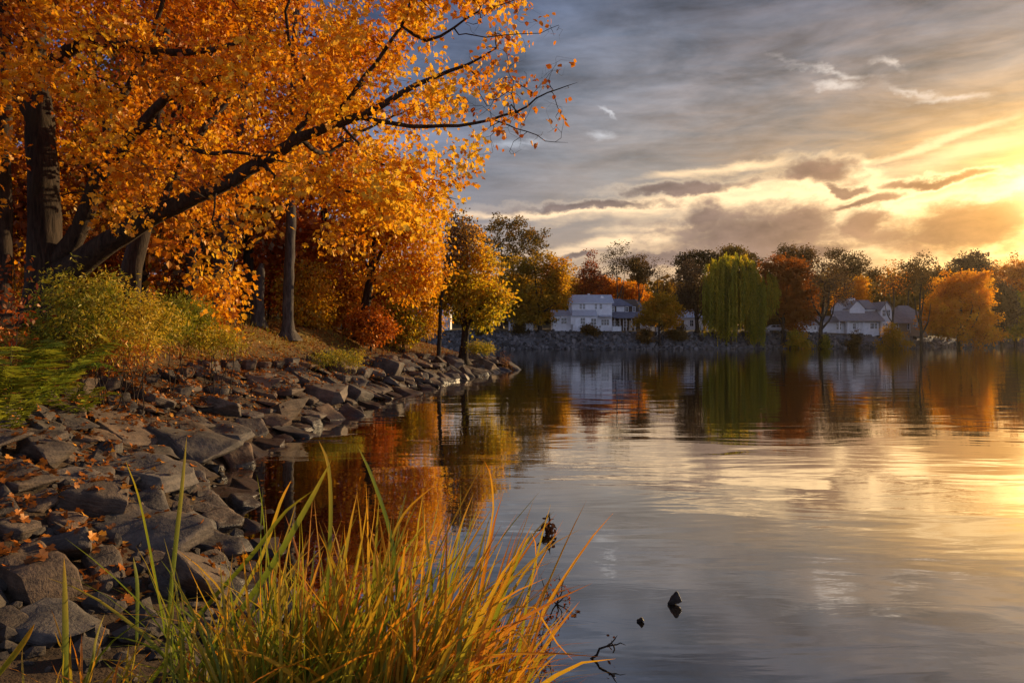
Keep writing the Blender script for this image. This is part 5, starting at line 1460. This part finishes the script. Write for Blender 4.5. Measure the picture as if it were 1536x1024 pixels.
# ------------------------------------------------------------------ blades, ferns and shrubs
def blade_strips(name, paths, widths, tints, fold=.25):
    """many grass blades as folded tapering strips; paths: (n,k,3)"""
    Pp = np.asarray(paths, float); n, k, _ = Pp.shape
    T = unit(np.gradient(Pp, axis=1))
    rng = np.random.default_rng(1)
    a = rng.uniform(0, 6.28, n)
    ref = np.stack([np.cos(a), np.sin(a), np.zeros(n)], -1)
    # width lies mostly across the view so that blades read broad
    ref = unit(ref * .8 + np.array([1.0, .1, .0]))
    S = unit(ref[:, None, :] - T * (T * ref[:, None, :]).sum(-1, keepdims=True)); Nn = np.cross(T, S)
    t = np.linspace(0, 1, k)
    prof = np.clip((.55 + 1.2 * t) * (1 - t) ** .75 * 1.25, 0.02, 1)
    w = np.asarray(widths)[:, None, None] * prof[None, :, None] * .5
    L = Pp - S * w; R = Pp + S * w; C = Pp - Nn * w * fold
    v = np.stack([L, C, R], 2).reshape(-1, 3)
    base = (np.arange(n)[:, None] * k + np.arange(k - 1)[None]) * 3
    f = np.concatenate([np.stack([base, base + 1, base + 4, base + 3], -1).reshape(-1, 4), np.stack([base + 1, base + 2, base + 5, base + 4], -1).reshape(-1, 4)])
    return np_mesh(name, v, f, 4, tint=np.repeat(np.asarray(tints), k * 3), smooth=True, attrs={'along': np.tile(np.repeat(t, 3), n)})

def blade_material():
    m, out = new_mat('reed_blade')
    t = attr('tint'); al = attr('along')
    n = fbm(scaled(worldpos(), (20, 20, 3)), 1.5, 3, .6)
    c = ramp((t * 0.75 + al * 0.42 + (n - 0.5) * 0.3 - 0.08).max(0).min(1), [(0.0, (.10, .15, .010)), (.30, (.20, .23, .014)), (.5, (.40, .29, .018)), (.68, (.64, .30, .014)), (.85, (.60, .20, .012)), (1.0, (.42, .14, .02))])
    df = node('ShaderNodeBsdfDiffuse'); lk(c, df.inputs[0]); tl = node('ShaderNodeBsdfTranslucent'); lk(c, tl.inputs[0])
    mx = node('ShaderNodeMixShader'); mx.inputs[0].default_value = .42; lk(df.outputs[0], mx.inputs[1]); lk(tl.outputs[0], mx.inputs[2])
    gl = node('ShaderNodeBsdfGlossy'); gl.inputs['Roughness'].default_value = .55
    m2 = node('ShaderNodeMixShader'); m2.inputs[0].default_value = .03; lk(mx.outputs[0], m2.inputs[1]); lk(gl.outputs[0], m2.inputs[2]); lk(m2.outputs[0], out.inputs[0])
    return m
M['blade'] = blade_material()

def tussock(name, label, cx, cy, rx, ry, n, ln, lean, sd, wid, t0, seed, extra=(), group='tall grass clumps on the near shore'):
    rng = np.random.default_rng(seed)
    z0 = max(0.0, hz(cx, cy)) - .05
    k = 10; P = []; W = []; T = []
    for i in range(n):
        a = rng.uniform(0, 6.28); r = math.sqrt(rng.random())
        x0, y0 = r * rx * math.cos(a), r * ry * math.sin(a)
        L = ln * rng.uniform(.45, 1.08)
        az = rng.normal(0, .7); l = np.array([lean + rng.normal(0, sd) + x0 / max(rx, .1) * .22, rng.normal(0, sd) * .8, 0])
        bend = rng.uniform(.10, .65) + (rng.random() < .22) * .8
        t = np.linspace(0, 1, k)
        side = l[None] * (t[:, None] * .55 + (t[:, None] ** 2.2) * bend * 1.2)
        up = t - bend * .55 * np.minimum(1.2, np.linalg.norm(l) + .25) * t ** 2.6
        p = np.stack([x0 + side[:, 0] * L, y0 + side[:, 1] * L, up * L], -1)
        p = p + np.cumsum(rng.normal(0, .004, (k, 3)), 0)
        if cx + p[:, 0].max() > .30 + .20 * rng.random(): continue
        P.append(p); W.append(wid * rng.uniform(.45, 1.3)); T.append(np.clip(t0 + (x0 / max(rx, .1)) * .12 + rng.normal(0, .22), 0, 1))
    B = np.array([cx, cy, z0])
    for pts, w, t in extra:
        q = np.array([tuple(at_depth(*e)) for e in pts]) - B
        s = np.linspace(0, len(q) - 1, k); i0 = np.minimum(s.astype(int), len(q) - 2); fr = (s - i0)[:, None]
        # smooth curve through the given points
        qq = np.vstack([2 * q[0] - q[1], q, 2 * q[-1] - q[-2]])
        a0, a1, a2, a3 = qq[i0], qq[i0 + 1], qq[i0 + 2], qq[i0 + 3]
        P.append(.5 * (2 * a1 + (a2 - a0) * fr + (2 * a0 - 5 * a1 + 4 * a2 - a3) * fr ** 2 + (3 * a1 - a0 - 3 * a2 + a3) * fr ** 3)); W.append(w); T.append(t)
    o = link_mesh(name, blade_strips(name, P, W, T), M['blade'], None, B)
    tag(o, label, 'grass', group)
tussock('reed_grass', 'dense orange-tipped clump of long grass leaning out over the water', -.36, 3.05, .34, .32, 350, 1.34, .27, .20, .020, .54, 1,
        extra=[([(640, 1030, 3.1), (700, 900, 3.1), (750, 810, 3.1), (812, 734, 3.1)], .020, .22), ([(600, 1030, 3.0), (700, 960, 3), (790, 905, 3), (832, 960, 3), (860, 990, 3)], .016, .66), ([(640, 1030, 2.9), (740, 960, 2.9), (780, 950, 2.9), (812, 1024, 2.9)], .015, .6),
               ([(640, 1020, 3.1), (760, 900, 3.1), (815, 885, 3.1), (862, 880, 3.1)], .014, .7), ([(560, 1020, 3.2), (640, 860, 3.2), (700, 740, 3.2), (728, 690, 3.2)], .013, .6), ([(680, 1000, 3.1), (735, 800, 3.1), (737, 720, 3.1), (726, 690, 3.1)], .011, .7),
               ([(640, 960, 3.1), (760, 860, 3.1), (798, 800, 3.1), (806, 870, 3.1)], .012, .68)])
tussock('reed_grass', 'upright green and gold clump in the middle of the long grass', -.82, 3.05, .40, .30, 340, 1.22, .20, .26, .019, .34, 2,
        extra=[([(600, 960, 3.1), (590, 820, 3.1), (560, 720, 3.1), (536, 668, 3.1)], .020, .10), ([(430, 1024, 3), (440, 920, 3), (443, 850, 3)], .030, .30), ([(300, 1000, 3), (400, 860, 3), (460, 760, 3), (497, 690, 3)], .030, .22),
               ([(490, 900, 3.1), (496, 780, 3.1), (493, 700, 3.1), (478, 660, 3.1)], .020, .42), ([(560, 900, 3.1), (600, 780, 3.1), (660, 720, 3.1)], .014, .62), ([(420, 1030, 2.8), (520, 960, 2.8), (660, 860, 2.8), (700, 815, 2.8)], .022, .48)])
tussock('reed_grass', 'loose yellow-green grass at the left end of the long grass', -1.15, 3.1, .46, .28, 270, .98, .16, .38, .019, .36, 3,
        extra=[([(248, 950, 3.6), (228, 840, 3.6), (208, 745, 3.6), (188, 690, 3.6)], .030, .26), ([(250, 950, 3.6), (262, 830, 3.6), (272, 740, 3.6), (280, 655, 3.6)], .030, .30), ([(225, 1024, 3.3), (300, 920, 3.3), (380, 830, 3.3), (425, 770, 3.3), (470, 735, 3.3)], .026, .20),
               ([(205, 960, 3.4), (206, 880, 3.4), (200, 835, 3.4)], .022, .12), ([(98, 1030, 3), (98, 930, 3), (96, 835, 3)], .030, .36), ([(330, 940, 3.4), (390, 840, 3.4), (420, 755, 3.4), (437, 720, 3.4)], .022, .55), ([(120, 1030, 3), (170, 960, 3), (260, 905, 3), (330, 890, 3)], .02, .25)])
tussock('reed_grass', 'few broad blades rising from the bottom of the stony shore', -1.8, 2.9, .25, .2, 60, .62, .2, .34, .015, .5, 4,
        extra=[([(-10, 1020, 2.6), (30, 970, 2.6), (52, 935, 2.6)], .03, .55)])
tussock('reed_grass', 'short dense undergrowth of fine grass at the foot of the long blades', -.62, 2.85, .66, .28, 620, .66, .15, .5, .012, .36, 5)

# --- fern clumps
def fern(label, px, py, R, seed, nf=15, tint0=.5, d=None):
    rng = np.random.default_rng(seed)
    p = on_ground(px, py) if d is None else at_depth(px, py, d)
    if d is not None: p.z = hz(p.x, p.y)
    root = empty('fern', (p.x, p.y, p.z - .03)); tag(root, label, 'fern', 'ferns on the left bank')
    SP, ST = [], []
    pos, tip, nrm, sz, ti = [], [], [], [], []
    for i in range(nf):
        a = i * 2.4 + rng.normal(0, .3); L = R * rng.uniform(.8, 1.25); e = rng.uniform(.85, 1.5)
        k = 22; t = np.linspace(0, 1, k)
        dirh = np.array([math.cos(a), math.sin(a), 0])
        c = dirh[None] * (L * (t - .10 * t ** 3))[:, None] * math.cos(e * .55) + np.outer(L * (math.sin(e) * t * 1.15 - .62 * t ** 2.8), [0, 0, 1])
        SP.append(c[::2][:10]); ST.append(.3)
        side = np.cross(dirh, [0, 0, 1]); tg = unit(np.gradient(c, axis=0)); tn = np.clip(rng.normal(tint0, .14), 0, 1)
        for j in range(3, k):
            s = L * .19 * math.sin(math.pi * min(1, (t[j] * .86 + .14)) ** .8) + .012
            for sg in (-1, 1):
                pos.append(c[j]); tip.append(side * sg + tg[j] * .45 + rng.normal(0, .09, 3) + (0, 0, -.18)); nrm.append(np.array([0, 0, 1]) - tg[j] * .2 + rng.normal(0, .2, 3)); sz.append(s); ti.append(tn + rng.normal(0, .06))
    PIN = np.array([(0, 0), (.085, .12), (.05, .2), (.10, .32), (.055, .42), (.08, .56), (.04, .68), (0, 1), (-.04, .68), (-.08, .56), (-.055, .42), (-.10, .32), (-.05, .2), (-.085, .12)])
    link_mesh('fronds', leaves_mesh('fronds', np.array(pos), np.array(tip), np.array(nrm), np.array(sz), np.clip(ti, 0, 1), PIN * (2.0, 1)), M['fern'], root)
    link_mesh('stems', blade_strips('stems', np.array(SP), [.012] * nf, ST), M['blade'], root)
fern('big fern spilling over the stones at the left edge', 18, 596, 1.35, 1, 11, .78, 8.4)
fern('upright fern behind the spilling fern, against the feathery shrub', 66, 560, 1.5, 2, 9, .9, 9.6)
fern('small fern trailing low onto the rocks below the spilling fern', 8, 628, .95, 3, 8, .8, 7.4)
fern('fern half hidden at the start of the edging stones', 112, 560, .8, 4, 8, .7, 9.6)

# --- shrubs of the bank
def shrub(label, lobes, mat, seed, n, per, leaf, tint0, spread=.10, shape=OVAL, base=None, twig=.0032, sag=.05, droop=.3, name='shrub', flat=.8):
    rng = np.random.default_rng(seed)
    px, py, d = base; b = at_depth(px, py, d); b.z = hz(b.x, b.y) - .05
    root = empty(name, b); tag(root, label, 'shrub', 'shrubs of the left bank'); B = np.array(b)
    sk = Skel(rng, 30000); s0 = sk.add((0, 0, 0), -1, .02); L = []
    for x, y, dd, rx, ry in lobes:
        q = np.array(at_depth(x, y, dd)) - B; kk = dd / F; L.append((*q, rx * kk, .8 * rx * kk + .1, ry * kk))
        foot = np.array([rng.normal(0, .18), rng.normal(0, .15), 0]); foot[0] += q[0] * .5
        foot[2] = hz(B[0] + foot[0], B[1] + foot[1]) - B[2] - .03
        f = sk.add(foot, -1, .012); sk.limb([foot * .4 + q * .6 + rng.normal(0, .05, 3), q], .012, .005, par=f, step=.15)
    sk.reach(in_lobes(rng, L, n, .25) + rng.normal(0, .07, (n, 3)), step=.14, bend=.35, sag=sag, jit=.08); sk.radii(twig, .40)
    link_mesh('stems', sk.wood('stems', sides=(3, 4, 6, 8)), M['bark'], root)
    C, D = sk.tipdirs()
    link_mesh('leaves', leaf_clouds(rng, C, D, per, spread, leaf, shape=shape, tint0=tint0, along=.25, droop=droop, flat=flat, sunward=.6), M[mat], root)
FE = NEEDLE * (2.0, 1.25)
shrub('feathery green shrub at the foot of the great maple trunk', [(100, 430, 11.5, 34, 26), (85, 470, 11.2, 44, 34), (130, 465, 11, 44, 34), (160, 440, 11.4, 30, 28), (120, 505, 10.8, 60, 34), (60, 510, 10.8, 40, 30)], 'shrub', 61, 430, 13, .07, .66, base=(112, 545, 11), shape=FE)
shrub('sunlit yellow-green shrub between the maple trunk and the dark leaning trunk', [(180, 470, 11.8, 36, 34), (212, 465, 12, 34, 30), (200, 505, 11.4, 44, 28), (240, 480, 12.4, 34, 26), (165, 430, 12, 22, 22)], 'shrub', 62, 360, 12, .066, .9, base=(195, 540, 11.6), shape=FE)
shrub('soft green grassy shrub at the edge of the lawn', [(270, 470, 14, 40, 22), (250, 490, 13.4, 40, 22), (300, 478, 14.4, 22, 18)], 'shrub', 63, 360, 20, .07, .50, base=(262, 515, 13.6), shape=NEEDLE * (1.3, 1.2), droop=-.2)
shrub('dry rusty-brown shrub hanging over the edging stones', [(150, 530, 10.9, 40, 22), (185, 522, 11, 34, 22), (212, 530, 11.2, 28, 16), (140, 515, 11, 30, 22)], 'amber', 64, 110, 7, .05, .30, base=(165, 565, 11), shape=FE)
shrub('golden-leaved sapling glowing at the edge of the lawn', [(330, 455, 15.5, 40, 30), (312, 480, 15.2, 34, 22), (352, 480, 15.2, 30, 24), (300, 430, 15.6, 26, 24), (345, 425, 15.5, 24, 24)], 'gold', 65, 60, 9, .115, .66, base=(328, 512, 15.4), shape=MAPLE, spread=.12)
shrub('low yellowish weeds on the lawn in front of the golden-leaved sapling', [(322, 505, 14.6, 30, 14), (300, 512, 14.2, 26, 10), (345, 515, 14.8, 22, 10)], 'shrub', 66, 200, 14, .055, .80, base=(320, 528, 14.4), shape=FE)
shrub('red-leaved shrub in the shade at the left edge', [(10, 440, 9.5, 40, 36), (30, 470, 9.4, 34, 26), (-30, 480, 9.2, 50, 40), (20, 400, 9.6, 26, 26)], 'rust', 67, 70, 5, .08, .36, base=(5, 520, 9.3), shape=OVAL)
shrub('small green weeds where the lawn meets the far rocks', [(700, 530, 30, 14, 4), (500, 536, 22, 20, 5), (535, 538, 23, 16, 5)], 'shrub', 68, 120, 16, .06, .7, base=(520, 544, 22.5), shape=FE) if False else None
shrub('low green weeds among the slabs below the small bright maple', [(505, 535, 21.5, 26, 8), (530, 537, 22, 22, 8), (485, 538, 21, 18, 7)], 'shrub', 69, 160, 16, .06, .7, base=(508, 546, 21.5), shape=FE)
shrub('yellow-green weeds at the foot of the small tree on the point', [(712, 520, 37.5, 14, 8), (730, 522, 38, 12, 6)], 'shrub', 70, 120, 16, .09, .75, base=(718, 527, 37.6), shape=FE)
shrub('dry pale twigs and weeds at the end of the rocky point', [(758, 540, 42.5, 8, 14), (766, 552, 43, 5, 8)], 'litter', 71, 110, 4, .08, .9, base=(757, 552, 42.6), shape=NEEDLE)

# ------------------------------------------------------------------ things in the water
def twig_thing(name, label, base, limbs, r0=.012, leaves=0, group='snags in the lake', cat='branch', seed=0, leaf=.05, mat='litter', n=30, lob=None):
    rng = np.random.default_rng(seed); px, py, d = base
    b = at_depth(px, py, d); b.z = 0; B = np.array(b)
    root = empty(name, b); tag(root, label, cat, group)
    Q = lambda px, py, d: np.array(at_depth(px, py, d)) - B
    sk = Skel(rng, 5000); first = sk.add((0, 0, -.25), -1, r0)
    s1 = sk.add((0, 0, 0), first, r0)
    for fr, pts, a, c in limbs:
        sk.limb([Q(*p) for p in pts], a, c, par=sk.near(Q(*fr)), step=.04, wig=.012)
    if lob:
        L = []
        for x, y, dd, rx, ry in lob:
            q = Q(x, y, dd); k = dd / F; L.append((*q, rx * k, rx * k, ry * k))
        sk.reach(in_lobes(rng, L, n, .3), step=.06, jit=.15)
    else: sk.tips.append(sk.n - 1)
    sk.radii(.0022, .4)
    link_mesh('stem', sk.wood('stem', sides=(5, 6, 8, 8)), M['bark'], root)
    if leaves:
        C, D = sk.tipdirs(); link_mesh('leaves', leaf_clouds(rng, C, D, leaves, .03, leaf, shape=OVAL, tint0=.15), M[mat], root)
twig_thing('snag_branch', 'broken branch end with dead leaves sticking up from the calm water beside the long grass', (822, 797, 7.36), [((822, 797, 7.36), [(824, 785, 7.3), (825, 768, 7.3)], .020, .006), ((823, 790, 7.33), [(812, 794, 7.2), (800, 796, 7.1)], .012, .004), ((824, 785, 7.3), [(832, 788, 7.3), (835, 794, 7.3)], .012, .005), ((824, 780, 7.3), [(831, 778, 7.3)], .008, .003),
    ((823, 792, 7.34), [(816, 786, 7.3), (812, 790, 7.3)], .016, .008)], .03, 4, seed=1, leaf=.07, n=12, lob=[(820, 788, 7.3, 10, 8)])
twig_thing('snag_branch', 'thin forked black twig slanting out of the water near the bottom', (887, 987, 4.46), [((887, 987, 4.46), [(903, 975, 4.45), (918, 964, 4.45), (926, 952, 4.45)], .010, .003), ((910, 970, 4.45), [(925, 967, 4.45), (939, 967, 4.45)], .006, .003), ((918, 964, 4.45), [(921, 974, 4.4), (919, 979, 4.4)], .006, .004)], .010, 2, seed=2, leaf=.035, n=6, lob=[(922, 962, 4.45, 8, 6)])
twig_thing('water_weed', 'dark leafy water weed standing in the shallows right of the long grass', (835, 905, 5.37), [((835, 905, 5.37), [(836, 880, 5.37), (838, 862, 5.37)], .006, .003), ((835, 905, 5.37), [(820, 890, 5.3), (812, 865, 5.3)], .006, .003), ((835, 905, 5.37), [(848, 895, 5.4), (864, 885, 5.4)], .006, .003), ((835, 905, 5.37), [(842, 890, 5.4), (845, 872, 5.4)], .006, .003)], .008, 2, seed=3, leaf=.024, n=46,
    lob=[(836, 882, 5.37, 12, 16), (820, 890, 5.3, 14, 14), (850, 893, 5.4, 12, 8)], cat='water plant', mat='rust')
twig_thing('water_weed', 'sparse dark weed stems close to the bottom edge beside the grass', (815, 985, 4.5), [((815, 985, 4.5), [(812, 960, 4.5), (808, 930, 4.5)], .005, .002), ((815, 985, 4.5), [(826, 965, 4.5), (830, 945, 4.5)], .005, .002), ((815, 985, 4.5), [(800, 970, 4.5), (788, 950, 4.5)], .005, .002)], .006, 2, seed=4, leaf=.02, n=46, lob=[(812, 965, 4.5, 20, 22), (795, 985, 4.4, 18, 12)], cat='water plant', mat='rust')
def water_rock(label, px, py, w, kind, yaw, sz, idx):
    p = on_ground(px, py); p.z = 0
    o = put_rock(kind, p, w * p.y / F, yaw, 38, 12, label, 'rocks showing above the open water', 1, 1, sz, .22, idx=idx)
water_rock('small pointed black rock alone in the open water', 1012, 906, 26, 'wedge', 160, 1.9, 0)
water_rock('tiny rock tip in the water between the pointed rock and the forked twig', 960, 932, 14, 'wedge', 150, 1.6, 1)

def floating_leaves():
    rng = np.random.default_rng(90); N = 4000
    y = 5 * (40 / 5.0) ** rng.random(N); x = rng.uniform(-5.5, 1.5, N); s = shore_sd(x, y)
    k = (s < -.05) & (s > -2.2) & (rng.random(N) < .30 * np.exp(s * 1.3)); x, y = x[k], y[k]; n = len(x)
    me = leaves_mesh('floating_leaves', np.stack([x, y, np.full(n, .006)], -1), rng.normal(0, 1, (n, 3)) * (1, 1, .05), rng.normal(0, .06, (n, 3)) + (0, 0, 1), rng.uniform(.045, .09, n), np.clip(rng.normal(.5, .25, n), 0, 1), MAPLE * (.9, .9), cup=.05)
    tag(link_mesh('floating_leaves', me, M['litter']), 'fallen leaves floating along the stony edge', None, kind='stuff')
floating_leaves()

# ------------------------------------------------------------------ evening haze over the lake
def haze():
    bm = bmesh.new(); House.boxbm(bm, -420, 520, -120, 460, -6.5, 34)
    bmesh.ops.recalc_face_normals(bm, faces=bm.faces[:])
    m, out = new_mat('evening_haze')
    v = node('ShaderNodeVolumePrincipled')
    v.inputs['Color'].default_value = (1.0, 0.84, 0.58, 1); v.inputs['Density'].default_value = HAZE; v.inputs['Anisotropy'].default_value = 0.82
    lk(v.outputs[0], out.inputs['Volume'])

    o = link_mesh('haze', bm_mesh('haze', bm), m)
    tag(o, 'thin sunset haze over the lake', None, kind='stuff')
HAZE = 0.00007
haze()
